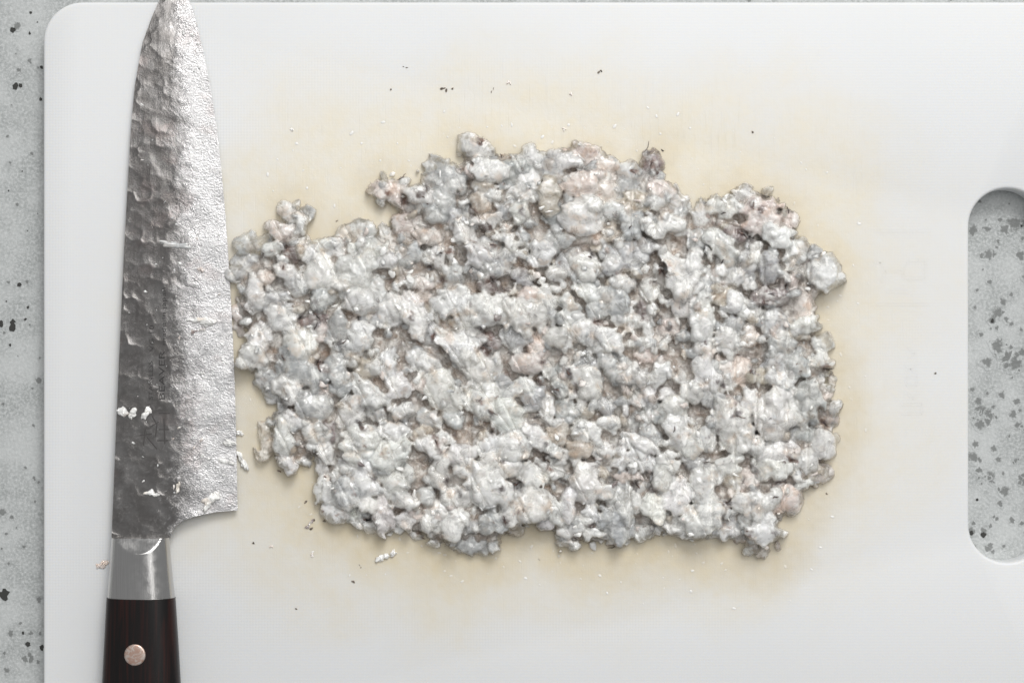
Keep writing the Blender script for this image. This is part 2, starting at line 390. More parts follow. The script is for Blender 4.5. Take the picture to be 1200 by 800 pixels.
def blade_top(px, py):
    px = np.asarray(px, float); py = np.asarray(py, float)
    s = spx(py); fw = np.maximum(full_w(py), 1.0); d = np.maximum(px - s, 0); u = d / fw
    zb = np.interp(py, [-45, 634], [0.0026, 0.0066])
    dm = d * S
    u0 = 0.50
    u0 = np.interp(py, [0, 100, 300, 500, 600], [0.42, 0.54, 0.60, 0.62, 0.63]) + 0.08 * vn2(px / 22, py / 22, 6.6); over = np.maximum(u - u0 + 0.22, 0); bev = np.where(over < 0.44, over * over / 0.88, over - 0.22) * fw * S
    z = zb - dm * math.tan(math.radians(1.6)) - bev * math.tan(math.radians(6.4))
    h = np.zeros_like(px)
    wob_x = px + 3.0 * vn2(px / 7, py / 7, 2.5); wob_y = py + 3.0 * vn2(px / 7, py / 7, 7.5)
    for a, b, R, k in _dc:
        rr = ((wob_x - a) ** 2 + (wob_y - b) ** 2) / (R * R)
        h = np.minimum(h, -k * (1 - rr ** 1.6) * (rr < 1))
    amp = 0.00023 * (1 + 0.4 * smooth01(200, 560, py)) * (1 - 0.6 * smooth01(0.40, 0.95, u))
    z = z - 0.0016 * smooth01(80, -45, py) * (80 - py) / 125 + h * amp + 0.00003 * vn2(px / 9, py / 9, 1.3)
    return z
def knife():
    k = bpy.data.objects.new('kitchen_knife', None); C.objects.link(k)
    bx, by, bz = P(165, 640); k.location = (bx, by, BT); 
    inv = np.array([bx, by, BT])
    tag(k, 'hammered steel kitchen knife with dark wood handle lying on the white board', 'knife')
    # blade
    ys = np.concatenate([np.linspace(-45, 596, 560), np.linspace(597, 634, 60)]); nu = 120
    us = np.linspace(0, 1, nu)
    PY = np.repeat(ys[:, None], nu, 1); PX = spx(ys)[:, None] * (1 - us) + edx(ys)[:, None] * us
    z = blade_top(PX, PY); uu = (PX - spx(PY)) / np.maximum(full_w(PY), 1)
    kk = (D - z) / D
    top = np.stack([(PX - 600) * S * kk, (400 - PY) * S * kk, BT + z], -1) - inv
    th = 0.0019 * (1 - uu) + 0.00025
    bot = top.copy(); bot[..., 2] -= th
    nr = len(ys); V = np.concatenate([top.reshape(-1, 3), bot.reshape(-1, 3)])
    I = np.arange(nr * nu).reshape(nr, nu); a, b, c, d = I[:-1, :-1].ravel(), I[1:, :-1].ravel(), I[1:, 1:].ravel(), I[:-1, 1:].ravel()
    off = nr * nu; F = [np.stack([a, b, c, d], 1), np.stack([a, d, c, b], 1) + off]
    per = np.concatenate([I[0, :], I[1:, -1], I[-1, -2::-1], I[-2:0:-1, 0]]); nx = np.roll(per, -1)
    F.append(np.stack([per, nx, nx + off, per + off], 1))
    me = mesh_np('blade', V, np.concatenate(F))
    at = me.attributes.new('across', 'FLOAT', 'POINT'); at.data.foreach_set('value', np.concatenate([uu.ravel(), uu.ravel()]).astype(np.float32))
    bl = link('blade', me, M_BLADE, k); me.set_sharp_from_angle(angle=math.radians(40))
    # lettering and emblem etched on the blade
    def text(s, px, py0, py1, hpx, name):
        cu = bpy.data.curves.new(name, 'FONT'); cu.body = s; cu.resolution_u = 2
        to = bpy.data.objects.new(name, cu); C.objects.link(to)
        dg = bpy.context.evaluated_depsgraph_get(); me = bpy.data.meshes.new_from_object(to.evaluated_get(dg))
        bpy.data.objects.remove(to)
        v = np.array([q.co[:] for q in me.vertices]); 
        x0, x1 = v[:, 0].min(), v[:, 0].max(); y0, y1 = 0.0, 0.72
        yy = py0 + (v[:, 0] - x0) / (x1 - x0) * (py1 - py0); xx = px + hpx * (0.5 - (v[:, 1] - y0) / (y1 - y0))
        # reads upwards: letter tops point to the spine
        zz = blade_top(xx, yy) + 0.00006; q = (D - zz) / D
        co = np.stack([(xx - 600) * S * q, (400 - yy) * S * q, BT + zz], 1) - inv
        me.vertices.foreach_set('co', co.astype(np.float32).ravel()); me.update()
        link(name, me, M_INK, bl, smooth=False)
    text('STAINLESS', 176.5, 468, 423, 5.0, 'lettering'); text('VG 10', 177.5, 412, 381, 5.6, 'lettering')
    text('BEAVER', 189.5, 468, 411, 7.0, 'lettering'); text('made in japan', 191.5, 404, 337, 5.4, 'lettering')
    V, F = [], []
    def brush(pts, wd):
        pts = np.array(pts, float)
        for i in range(len(pts) - 1):
            for t in (0,):
                a, b = pts[i], pts[i + 1]; dd = b - a; L = np.hypot(*dd); nn = np.array([-dd[1], dd[0]]) / L * wd / 2; kb = len(V)
                n = max(2, int(L / 2))
                for j in range(n + 1):
                    c = a + dd * j / n
                    for sg in (1, -1):
                        q = c + nn * sg; zz = float(blade_top(np.array([q[0]]), np.array([q[1]]))[0]) + 0.00007; kq = (D - zz) / D
                        V.append(((q[0] - 600) * S * kq - bx, (400 - q[1]) * S * kq - by, zz))
                for j in range(n): F.append((kb + 2 * j, kb + 2 * j + 2, kb + 2 * j + 3, kb + 2 * j + 1))
    brush([(186, 484), (199, 484)], 1.7); brush([(178, 487), (184, 498)], 1.5); brush([(176, 500), (186, 494)], 1.3); brush([(192, 490), (193, 520)], 1.5)
    brush([(184, 516), (199, 516)], 1.8); brush([(186, 503), (198, 503)], 1.3); brush([(164, 510), (178, 508)], 1.5); brush([(170, 502), (168, 522)], 1.4); brush([(172, 512), (184, 526)], 1.4); brush([(184, 496), (182, 512)], 1.4)
    link('emblem', mesh_np('emblem', np.array(V), np.array(F)), M_EMB, bl, smooth=False)
    # bolster and handle: lofted superellipses
    def loft(name, stations, mat, parent, exp, cut=None, nseg=72):
        V = []
        for (py, pl, pr, zc, hz) in stations:
            zz = zc + hz
            for i in range(nseg):
                a = 2 * math.pi * i / nseg; ca, sa = math.cos(a), math.sin(a)
                ex = math.copysign(abs(ca) ** (2 / exp), ca); ez = math.copysign(abs(sa) ** (2 / exp), sa)
                px = (pl + pr) / 2 + (pr - pl) / 2 * ex; z = zc + hz * ez
                if cut is not None: z = min(z, cut(py))
                x, y, Z = P(px, py, zc)
                V.append((x - bx, y - by, z))
        n = len(stations); V = np.array(V); I = np.arange(n * nseg).reshape(n, nseg); J = np.roll(I, -1, 1)
        F = np.stack([I[:-1].ravel(), I[1:].ravel(), J[1:].ravel(), J[:-1].ravel()], 1)
        bm = bmesh.new(); me = mesh_np(name, V, F); bm.from_mesh(me); bm.verts.ensure_lookup_table()
        bm.faces.new([bm.verts[i] for i in I[0]]); bm.faces.new([bm.verts[i] for i in reversed(I[-1])])
        bmesh.ops.recalc_face_normals(bm, faces=bm.faces); bm.to_mesh(me); bm.free()
        o = link(name, me, mat, parent); me.set_sharp_from_angle(angle=math.radians(28)); return o
    st = []
    for py in np.concatenate([np.linspace(629.5, 650, 40), np.linspace(653, 699.5, 12)]):
        t = (py - 630) / 70.0
        st.append((py, 131 - 5.0 * t, 198.5 + 6.5 * max(t, 0) ** 1.2, 0.0073, 0.0067 + 0.0004 * t))
    link_b = loft('bolster', st, M_BOLSTER, k, 2.05, cut=lambda py: 0.0140 - 0.0026 + (py - 629.5) * S * 0.46)
    st = []
    for py in np.concatenate([np.linspace(699.5, 701, 3), np.linspace(705, 930, 26), np.linspace(935, 960, 8)]):
        t = (py - 700) / 100.0
        endf = 1.0 if py < 930 else math.sqrt(max(0.03, 1 - ((py - 930) / 31.0) ** 2))
        mid = 165.5; l = 125.3 - 5.2 * t; rr = 205.3 + 7.0 * t - 0.8 * t * t
        c = (l + rr) / 2; hw = (rr - l) / 2 * endf
        st.append((py, c - hw, c + hw, 0.0074, (0.0073 + 0.0006 * min(t, 1)) * endf))
    hd = loft('handle', st, M_HANDLE, k, 2.5)
    # rivet: slightly domed disc let into the handle
    cxr, cyr, _ = P(158, 767, 0.0152); n = 40; V = [(cxr - bx, cyr - by, 0.01545)]; F = []
    for rr, z in ((5, 0.01545), (10.5, 0.01540), (12.2, 0.01530), (12.5, 0.0140)):
        for i in range(n):
            a = 2 * math.pi * i / n; V.append((cxr - bx + rr * S * math.cos(a), cyr - by + rr * S * math.sin(a), z))
    T = [(0, 1 + i, 1 + (i + 1) % n) for i in range(n)]
    me = bpy.data.meshes.new('rivet'); me.from_pydata(V, [], T + [(1 + j * n + i, 1 + (j + 1) * n + i, 1 + (j + 1) * n + (i + 1) % n, 1 + j * n + (i + 1) % n) for j in range(3) for i in range(n)])
    link('rivet', me, M_RIVET, hd)
knife()

# ------------------------------------------------------------------ minced shrimp
OUT = [(272, 330), (285, 305), (300, 292), (312, 280), (326, 262), (330, 243), (340, 234), (352, 238), (362, 250), (362, 268), (375, 282), (390, 274), (405, 260), (425, 258), (440, 268), (452, 268), (460, 258), (458, 246),
       (440, 238), (434, 215), (440, 203), (462, 205), (485, 212), (500, 200), (520, 192), (535, 186), (533, 164), (550, 160), (572, 168), (590, 178), (612, 176), (640, 178), (668, 176), (680, 166), (700, 170), (722, 186), (745, 196),
       (752, 182), (775, 174), (780, 190), (778, 205), (790, 214), (805, 232), (815, 245), (828, 226), (850, 226), (862, 215), (890, 218), (915, 228), (932, 245), (934, 262), (950, 282), (972, 296), (984, 312), (982, 330), (965, 345), (955, 360), (962, 385),
       (966, 405), (978, 425), (976, 450), (984, 475), (984, 505), (974, 535), (966, 555), (950, 575), (938, 600), (918, 612), (915, 640), (895, 648), (870, 640), (840, 636), (815, 634), (790, 624), (765, 630), (745, 632), (730, 640), (705, 636), (690, 640),
       (675, 642), (655, 636), (640, 622), (620, 612), (605, 622), (580, 646), (550, 649), (520, 645), (495, 632), (470, 622), (440, 622), (410, 612), (385, 605), (375, 590), (376, 565), (372, 545), (355, 545), (340, 550), (322, 545), (308, 520), (312, 495), (325, 478), (312, 462),
       (300, 440), (284, 425), (283, 410), (292, 392), (275, 385), (271, 360)]
OUTA = np.array(OUT, float)
def sdist(px, py):
    """signed distance in px to the outline, positive inside"""
    p = np.stack([np.asarray(px, float), np.asarray(py, float)], -1); sh = p.shape[:-1]; p = p.reshape(-1, 2)
    A = OUTA; B = np.roll(A, -1, 0); best = np.full(len(p), 1e9); ins = np.zeros(len(p), bool)
    for a, b in zip(A, B):
        ab = b - a; t = np.clip(((p - a) @ ab) / (ab @ ab), 0, 1); dd = np.linalg.norm(p - a - t[:, None] * ab, axis=1); best = np.minimum(best, dd)
        cond = ((a[1] > p[:, 1]) != (b[1] > p[:, 1]))
        with np.errstate(divide='ignore', invalid='ignore'): xc = (b[0] - a[0]) * (p[:, 1] - a[1]) / (b[1] - a[1]) + a[0]
        ins ^= cond & (p[:, 0] < xc)
    return np.where(ins, best, -best).reshape(sh)

TONE = {'w': (0.84, 0.835, 0.815), 'g': (0.52, 0.53, 0.53), 'p': (0.76, 0.68, 0.635), 't': (0.58, 0.52, 0.44), 'k': (0.30, 0.245, 0.235)}
SPK = {'w': 0.12, 'g': 0.30, 'p': 0.25, 't': 0.2, 'k': 0.9}
# centre x, y, length, width, angle (picture, clockwise), tone
PIECES = '''336 247 28 22 20 w|353 262 26 18 85 w|305 285 44 26 -25 g|330 272 30 20 0 p|415 273 54 28 -12 w|385 290 30 20 0 w
455 222 42 26 10 p|466 236 32 14 35 p|446 232 24 12 85 w|492 228 34 28 0 w|520 206 50 40 60 g|513 238 46 40 30 g|557 173 44 26 10 w|578 200 42 28 0 w|551 202 20 12 45 p
562 217 22 20 0 t|562 238 32 24 80 t|574 230 16 9 90 w|475 262 38 24 10 p|500 276 32 18 0 p|600 200 42 34 0 g|612 226 32 30 0 w|610 250 28 22 90 w|592 248 26 20 90 g|570 258 28 20 0 w|545 273 32 26 30 w|552 254 32 16 40 g|622 186 42 24 0 w|530 256 26 22 0 g
690 180 46 26 15 p|714 192 32 20 20 p|664 190 34 24 0 w|640 198 38 26 0 g|644 222 36 28 80 t|680 218 46 28 0 p|708 222 36 30 30 p|686 236 30 20 0 w|683 256 62 36 0 w|676 277 52 24 0 p|740 208 42 32 80 g|746 236 38 28 0 t|740 260 34 30 40 g|718 248 26 20 90 w|716 270 22 18 90 t|765 191 34 28 80 k
775 222 38 22 10 p|772 237 26 16 20 w|792 232 26 24 0 w|782 264 52 26 -10 w|796 248 22 16 0 g|655 255 24 30 80 g|655 282 30 22 0 g
873 226 30 20 0 w|842 242 40 22 0 w|893 250 46 42 0 p|899 223 18 10 -20 w|926 257 22 18 60 p|880 268 38 20 0 p|908 275 32 22 0 w|860 275 34 18 20 k|820 252 28 22 90 w|848 289 58 30 50 w|818 282 26 30 0 g
285 312 34 32 0 g|298 345 52 24 92 w|280 370 34 22 90 p|300 402 54 28 105 w|318 292 26 18 0 w|334 318 30 20 30 w|350 334 38 24 20 w|325 350 32 20 0 g|330 374 36 32 0 w|353 402 46 34 0 w|378 348 28 30 0 g|384 322 42 36 0 w|366 297 26 20 0 w|378 290 36 22 0 w|368 325 26 13 90 t
418 325 48 36 90 w|420 352 38 34 0 w|415 395 44 38 0 w|441 335 32 22 90 w|395 385 38 26 90 g|378 388 24 22 0 p|372 371 30 22 30 k|432 292 32 28 0 w|310 325 24 20 0 p|345 298 20 18 0 k
475 300 36 32 0 g|449 305 22 20 0 w|513 300 48 18 95 w|556 300 30 24 40 w|530 325 36 26 95 g|562 320 40 22 50 g|584 305 46 42 0 g|612 298 20 12 20 w|610 322 26 18 0 g|576 335 22 16 0 k|490 332 42 16 10 p|480 350 28 22 0 w|525 358 46 36 0 w|575 362 64 42 8 w|612 370 42 46 0 w|550 380 34 26 0 w|497 345 22 18 0 p|460 362 40 40 0 w|488 372 38 30 60 w|502 390 34 26 90 g|570 397 32 18 30 k|608 400 32 30 0 g|540 404 52 30 10 w|440 372 30 26 0 g
637 297 32 32 0 w|649 320 24 20 0 w|665 305 28 24 90 g|690 310 38 32 0 w|735 300 54 38 0 g|709 315 20 11 30 w|730 332 28 22 0 w|690 342 36 24 30 w|716 352 48 38 0 g|735 375 32 18 -10 w|757 366 26 20 90 k|758 340 26 20 90 w|795 322 54 38 88 w|800 360 38 26 0 w|785 384 30 18 -20 p|667 367 32 28 80 w|685 386 42 28 0 w|715 399 36 24 45 w|645 370 24 22 0 g|650 396 30 26 0 w|632 404 38 28 80 p|636 346 30 26 0 w|706 285 26 18 0 t|762 290 24 20 0 g|620 345 26 22 0 p
812 312 50 24 92 w|826 325 34 18 90 g|857 320 40 36 0 w|880 308 34 24 90 g|843 346 36 28 0 t|822 357 38 22 90 w|862 358 24 20 0 w|878 369 26 22 20 w|901 315 40 28 90 g|908 347 40 24 0 k|905 378 36 30 90 g|931 300 38 26 90 w|966 320 42 44 0 w|948 342 20 24 0 p|940 358 36 32 70 p|945 380 38 22 -10 w|824 386 30 26 80 w|826 404 30 22 -20 w|850 395 42 30 80 w|880 396 30 20 90 p|938 392 22 14 0 t|925 330 24 18 0 p|955 300 30 20 20 g|915 405 34 26 0 g|960 402 24 20 0 w|860 380 26 20 0 g
296 420 36 28 0 w|315 446 34 26 60 g|346 430 58 42 0 g|336 453 34 28 30 w|395 430 42 28 90 g|426 430 40 24 90 t|370 476 46 38 0 g|345 492 32 24 40 w|372 508 38 28 0 w|366 523 16 10 0 w|330 488 36 18 100 g|331 518 42 26 80 w|312 515 40 20 80 t|386 500 42 18 90 k|430 460 54 28 35 w|412 480 34 28 0 w|430 509 50 30 18 w|425 532 42 20 8 w|382 532 26 18 90 w|375 450 30 20 10 p|400 455 26 22 0 g|410 415 22 28 90 w
455 428 38 18 90 w|465 452 34 28 90 w|497 425 40 26 45 w|516 456 74 40 52 w|560 430 56 46 20 w|545 418 30 26 0 w|493 452 22 16 0 p|566 472 56 38 30 w|596 492 44 38 30 w|602 520 46 40 -20 w|475 482 26 24 0 g|463 506 40 22 18 w|460 532 44 36 0 w|500 520 34 30 0 w|522 514 24 14 0 w|570 520 34 30 0 w|540 532 36 26 0 w|612 426 32 26 0 p|606 456 34 18 -30 w|622 465 28 24 0 g|530 490 30 22 40 g|590 450 26 20 0 g|500 490 30 24 30 g|440 485 26 20 20 g
685 450 48 38 35 w|696 428 30 26 0 g|660 442 36 24 -45 g|640 477 42 20 88 w|641 432 24 16 70 w|720 432 40 30 80 g|745 440 30 28 0 w|759 451 32 18 90 w|748 466 30 20 20 w|775 440 30 20 90 w|781 461 20 16 0 w|733 476 24 9 90 w|708 474 34 18 0 g|717 496 24 20 0 w|686 506 36 28 10 w|655 510 28 22 70 t|791 476 34 32 0 w|800 520 44 32 90 w|762 512 36 24 80 g|746 518 44 22 30 w|735 537 56 28 8 w|676 526 28 24 0 t|646 522 32 20 40 w|630 512 30 26 0 w|700 410 30 20 0 w|760 415 38 18 -5 p|665 480 30 22 0 g|705 525 30 22 20 w|765 485 24 22 0 g|740 495 26 20 0 g
823 432 40 30 90 w|858 430 48 34 0 p|811 462 28 22 70 w|905 425 38 28 90 g|915 447 28 26 0 w|936 425 34 22 80 g|960 422 30 24 0 w|968 440 22 12 0 t|946 466 62 36 85 g|880 470 34 20 90 w|905 488 58 48 85 w|930 478 38 20 78 w|850 474 34 24 0 p|862 502 68 46 82 w|973 491 24 22 0 p|941 506 28 20 40 g|960 522 40 34 0 w|924 512 24 18 0 g|830 512 34 24 80 w|811 520 40 22 90 w|905 532 44 26 -10 w|890 440 24 20 0 t|835 465 30 24 0 g|972 455 22 18 80 p
335 540 26 22 90 w|378 541 30 18 98 w|358 540 26 14 0 t|386 572 34 28 80 w|408 575 40 36 0 g|430 564 42 26 60 w|432 591 26 20 0 w|392 600 40 22 15 w|412 606 20 16 0 w|450 602 46 30 75 w|430 616 42 14 12 w|465 563 40 36 30 w|475 587 28 20 0 w|440 545 36 24 0 g|405 548 30 22 20 g
475 611 26 20 -10 w|486 598 22 18 0 p|509 603 36 28 88 w|508 621 28 14 0 p|530 618 36 28 88 w|508 637 18 10 0 w|489 628 18 11 0 w|515 556 38 26 90 w|536 584 38 26 10 w|564 572 56 38 58 w|582 542 48 32 0 w|611 590 44 48 0 w|556 640 48 20 3 g|576 610 30 26 0 g|558 616 28 22 0 g|596 614 30 20 20 t|575 632 22 12 0 t|545 548 30 24 0 w|500 580 26 24 0 g|620 555 36 30 0 w
640 552 36 20 100 w|652 548 34 18 80 w|675 537 34 14 70 w|686 570 44 38 60 w|666 590 50 20 92 w|654 600 30 22 90 w|703 553 18 16 0 g|726 582 44 36 90 g|720 608 40 36 0 g|725 627 24 20 0 w|694 600 30 18 90 w|666 619 30 26 0 w|670 637 22 16 0 w|657 632 16 14 0 w|693 625 22 15 0 w|745 590 28 16 90 w|766 600 32 24 55 w|765 622 20 18 0 w|750 624 22 20 0 w|737 557 34 14 0 p|770 575 26 18 20 g|776 555 34 24 80 w|796 580 42 30 85 w|800 618 44 26 20 w|640 605 28 24 0 w|710 575 22 20 0 w|785 545 26 24 0 w
824 574 60 34 80 w|822 608 52 40 -30 w|815 545 28 24 0 g|848 546 34 26 -20 w|905 548 40 34 0 w|926 538 22 20 0 k|955 554 42 22 -5 p|941 568 18 14 0 w|921 585 42 36 0 p|895 589 34 34 0 w|870 590 34 24 0 w|875 562 32 22 0 p|856 560 28 24 0 t|850 620 48 30 0 w|900 622 38 34 -20 w|878 645 16 12 0 w|893 647 16 14 0 t|912 640 12 8 80 p|840 595 26 22 0 w|880 612 24 20 0 g|945 540 34 26 0 w|885 520 26 22 60 w'''
PL = []
for t in PIECES.replace('\n', '|').split('|'):
    q = t.split(); PL.append((float(q[0]), float(q[1]), float(q[2]), float(q[3]), float(q[4]), q[5]))

def lump(r, sub, flat=1.0, nl=None, cuts=True, knob=1.0):
    """unit-sized knobbly chunk (union of small spheres round a core, with flat knife cuts), in [-1,1]^3"""
    d, f = ICO[sub]; nl = nl or r.integers(7, 15)
    c = r.normal(size=(nl, 3)); c /= np.linalg.norm(c, axis=1)[:, None]
    rho = r.uniform(0.40, 0.78, nl); rad = r.uniform(0.24, 0.52, nl) * knob
    t = np.full((nl + 1, len(d)), 0.52)
    for i in range(nl):
        b = d @ (c[i] * rho[i]); disc = rad[i] ** 2 - rho[i] ** 2 + b * b
        t[i + 1] = np.where((disc > 0) & (b > 0), b + np.sqrt(np.maximum(disc, 0)), 0)
    kk = 26.0; mx = t.max(0); R = mx + np.log(np.exp(kk * (t - mx)).sum(0)) / kk
    off = r.uniform(0, 30, 3)
    R = R * (1 + 0.18 * vnoise(d * 2.1 + off) - 0.17 * np.abs(vnoise(d * 3.0 + off)) - 0.07 * np.abs(vnoise(d * 7.0 + off + 4)) + 0.025 * vnoise(d * 12 + off) + (0.014 * vnoise(d * 22 + off) if sub > 3 else 0))
    v = d * R[:, None]
    if cuts:
        for _ in range(r.integers(1, 4)):
            a = r.uniform(0, 2 * math.pi); n = np.array([math.cos(a), math.sin(a), r.uniform(-0.5, 0.6)]); n /= np.linalg.norm(n)
            lim = r.uniform(0.48, 0.80); s = v @ n; ov = np.maximum(s - lim, 0); v = v - (ov * 0.86)[:, None] * n
    v = v - (v.max(0) + v.min(0)) / 2; v = v / np.abs(v).max(0)
    return v, f

GX0, GY0, GW, GH = 250, 140, 760, 530
HM = np.zeros((GH, GW))          # height of what already lies there, per photograph pixel
def splat(vw):
    """vw: world vertices relative to board top"""
    k = D / (D - (vw[:, 2])); px = vw[:, 0] / S * k + 600; py = 400 - vw[:, 1] / S * k
    i = np.round(py - GY0).astype(int); j = np.round(px - GX0).astype(int)
    ok = (i > 0) & (i < GH - 1) & (j > 0) & (j < GW - 1); i, j, z = i[ok], j[ok], vw[ok, 2]
    for a in (-1, 0, 1):
        for b in (-1, 0, 1): np.maximum.at(HM, (i + a, j + b), z)
def hm(px, py):
    i = int(np.clip(round(py - GY0), 0, GH - 1)); j = int(np.clip(round(px - GX0), 0, GW - 1)); return float(HM[i, j])

_gy, _gx = np.mgrid[GY0:GY0 + GH, GX0:GX0 + GW]
SDG = sdist(_gx, _gy)
def sd1(px, py):
    return float(SDG[int(np.clip(py - GY0, 0, GH - 1)), int(np.clip(px - GX0, 0, GW - 1))])
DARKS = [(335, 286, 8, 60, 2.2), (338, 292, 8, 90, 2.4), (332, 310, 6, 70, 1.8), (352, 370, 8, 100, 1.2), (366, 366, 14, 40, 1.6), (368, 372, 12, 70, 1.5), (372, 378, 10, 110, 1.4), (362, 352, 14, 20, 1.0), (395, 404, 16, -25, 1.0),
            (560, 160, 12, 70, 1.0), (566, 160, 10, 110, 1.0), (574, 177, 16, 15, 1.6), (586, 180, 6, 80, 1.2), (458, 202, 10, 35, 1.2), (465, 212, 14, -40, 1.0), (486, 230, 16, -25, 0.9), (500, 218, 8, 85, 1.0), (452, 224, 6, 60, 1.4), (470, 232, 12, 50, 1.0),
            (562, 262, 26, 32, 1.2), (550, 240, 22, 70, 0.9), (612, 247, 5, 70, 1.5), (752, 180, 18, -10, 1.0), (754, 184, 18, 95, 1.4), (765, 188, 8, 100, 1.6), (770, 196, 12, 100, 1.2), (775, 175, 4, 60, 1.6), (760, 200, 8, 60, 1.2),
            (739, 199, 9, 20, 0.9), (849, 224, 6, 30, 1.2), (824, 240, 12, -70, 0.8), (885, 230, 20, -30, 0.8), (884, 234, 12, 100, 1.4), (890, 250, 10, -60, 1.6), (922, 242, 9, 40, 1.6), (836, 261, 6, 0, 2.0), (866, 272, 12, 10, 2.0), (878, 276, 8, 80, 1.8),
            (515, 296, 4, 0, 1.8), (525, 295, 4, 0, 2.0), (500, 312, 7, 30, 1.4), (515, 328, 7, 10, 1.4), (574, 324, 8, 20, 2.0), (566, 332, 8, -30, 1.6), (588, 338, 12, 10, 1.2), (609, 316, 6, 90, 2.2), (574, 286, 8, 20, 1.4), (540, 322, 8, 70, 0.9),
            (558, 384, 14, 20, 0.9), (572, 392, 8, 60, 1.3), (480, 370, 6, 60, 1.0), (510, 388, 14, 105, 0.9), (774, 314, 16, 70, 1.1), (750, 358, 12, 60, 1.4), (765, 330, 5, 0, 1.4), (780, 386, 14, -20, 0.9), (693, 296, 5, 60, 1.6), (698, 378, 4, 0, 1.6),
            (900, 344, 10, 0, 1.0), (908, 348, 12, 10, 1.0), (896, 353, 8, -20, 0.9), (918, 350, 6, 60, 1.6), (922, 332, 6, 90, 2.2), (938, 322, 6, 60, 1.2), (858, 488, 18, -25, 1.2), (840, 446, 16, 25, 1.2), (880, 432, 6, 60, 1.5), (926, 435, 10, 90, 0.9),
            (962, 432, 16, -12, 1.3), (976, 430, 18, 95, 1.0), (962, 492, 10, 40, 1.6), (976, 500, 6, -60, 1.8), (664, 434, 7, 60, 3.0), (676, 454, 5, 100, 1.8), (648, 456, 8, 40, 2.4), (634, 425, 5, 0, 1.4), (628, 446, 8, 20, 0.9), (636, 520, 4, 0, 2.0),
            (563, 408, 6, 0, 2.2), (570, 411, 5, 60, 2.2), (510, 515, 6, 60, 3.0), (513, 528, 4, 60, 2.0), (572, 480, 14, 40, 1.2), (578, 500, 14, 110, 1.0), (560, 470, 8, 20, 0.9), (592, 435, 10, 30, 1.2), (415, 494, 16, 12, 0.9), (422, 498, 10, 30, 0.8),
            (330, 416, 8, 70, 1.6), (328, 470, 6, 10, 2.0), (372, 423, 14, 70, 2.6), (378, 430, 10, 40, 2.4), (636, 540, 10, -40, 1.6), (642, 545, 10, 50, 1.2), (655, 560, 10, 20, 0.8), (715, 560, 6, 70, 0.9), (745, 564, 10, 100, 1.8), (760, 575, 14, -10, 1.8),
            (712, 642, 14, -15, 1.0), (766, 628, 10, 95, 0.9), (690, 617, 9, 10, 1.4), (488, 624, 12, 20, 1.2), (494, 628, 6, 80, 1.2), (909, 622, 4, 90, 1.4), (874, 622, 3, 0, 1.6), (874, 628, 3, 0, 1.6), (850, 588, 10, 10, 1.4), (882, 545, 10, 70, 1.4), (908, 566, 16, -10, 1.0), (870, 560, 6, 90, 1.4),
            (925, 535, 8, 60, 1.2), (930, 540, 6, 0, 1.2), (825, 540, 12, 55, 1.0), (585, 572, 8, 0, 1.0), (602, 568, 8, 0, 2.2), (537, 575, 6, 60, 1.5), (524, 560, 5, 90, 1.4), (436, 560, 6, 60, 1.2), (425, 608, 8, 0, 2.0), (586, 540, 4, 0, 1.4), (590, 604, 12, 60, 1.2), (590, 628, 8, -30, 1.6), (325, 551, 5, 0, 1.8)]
def blur(a, sg):
    k = int(3 * sg + 1); t = np.arange(-k, k + 1); w_ = np.exp(-t * t / (2 * sg * sg)); w_ /= w_.sum()
    for ax in (0, 1):
        pad = [(0, 0)] * a.ndim; pad[ax] = (k, k); b = np.pad(a, pad, mode='edge'); o = 0
        for q, ww in enumerate(w_):
            sl = [slice(None)] * a.ndim; sl[ax] = slice(q, q + a.shape[ax]); o = o + ww * b[tuple(sl)]
        a = o
    return a
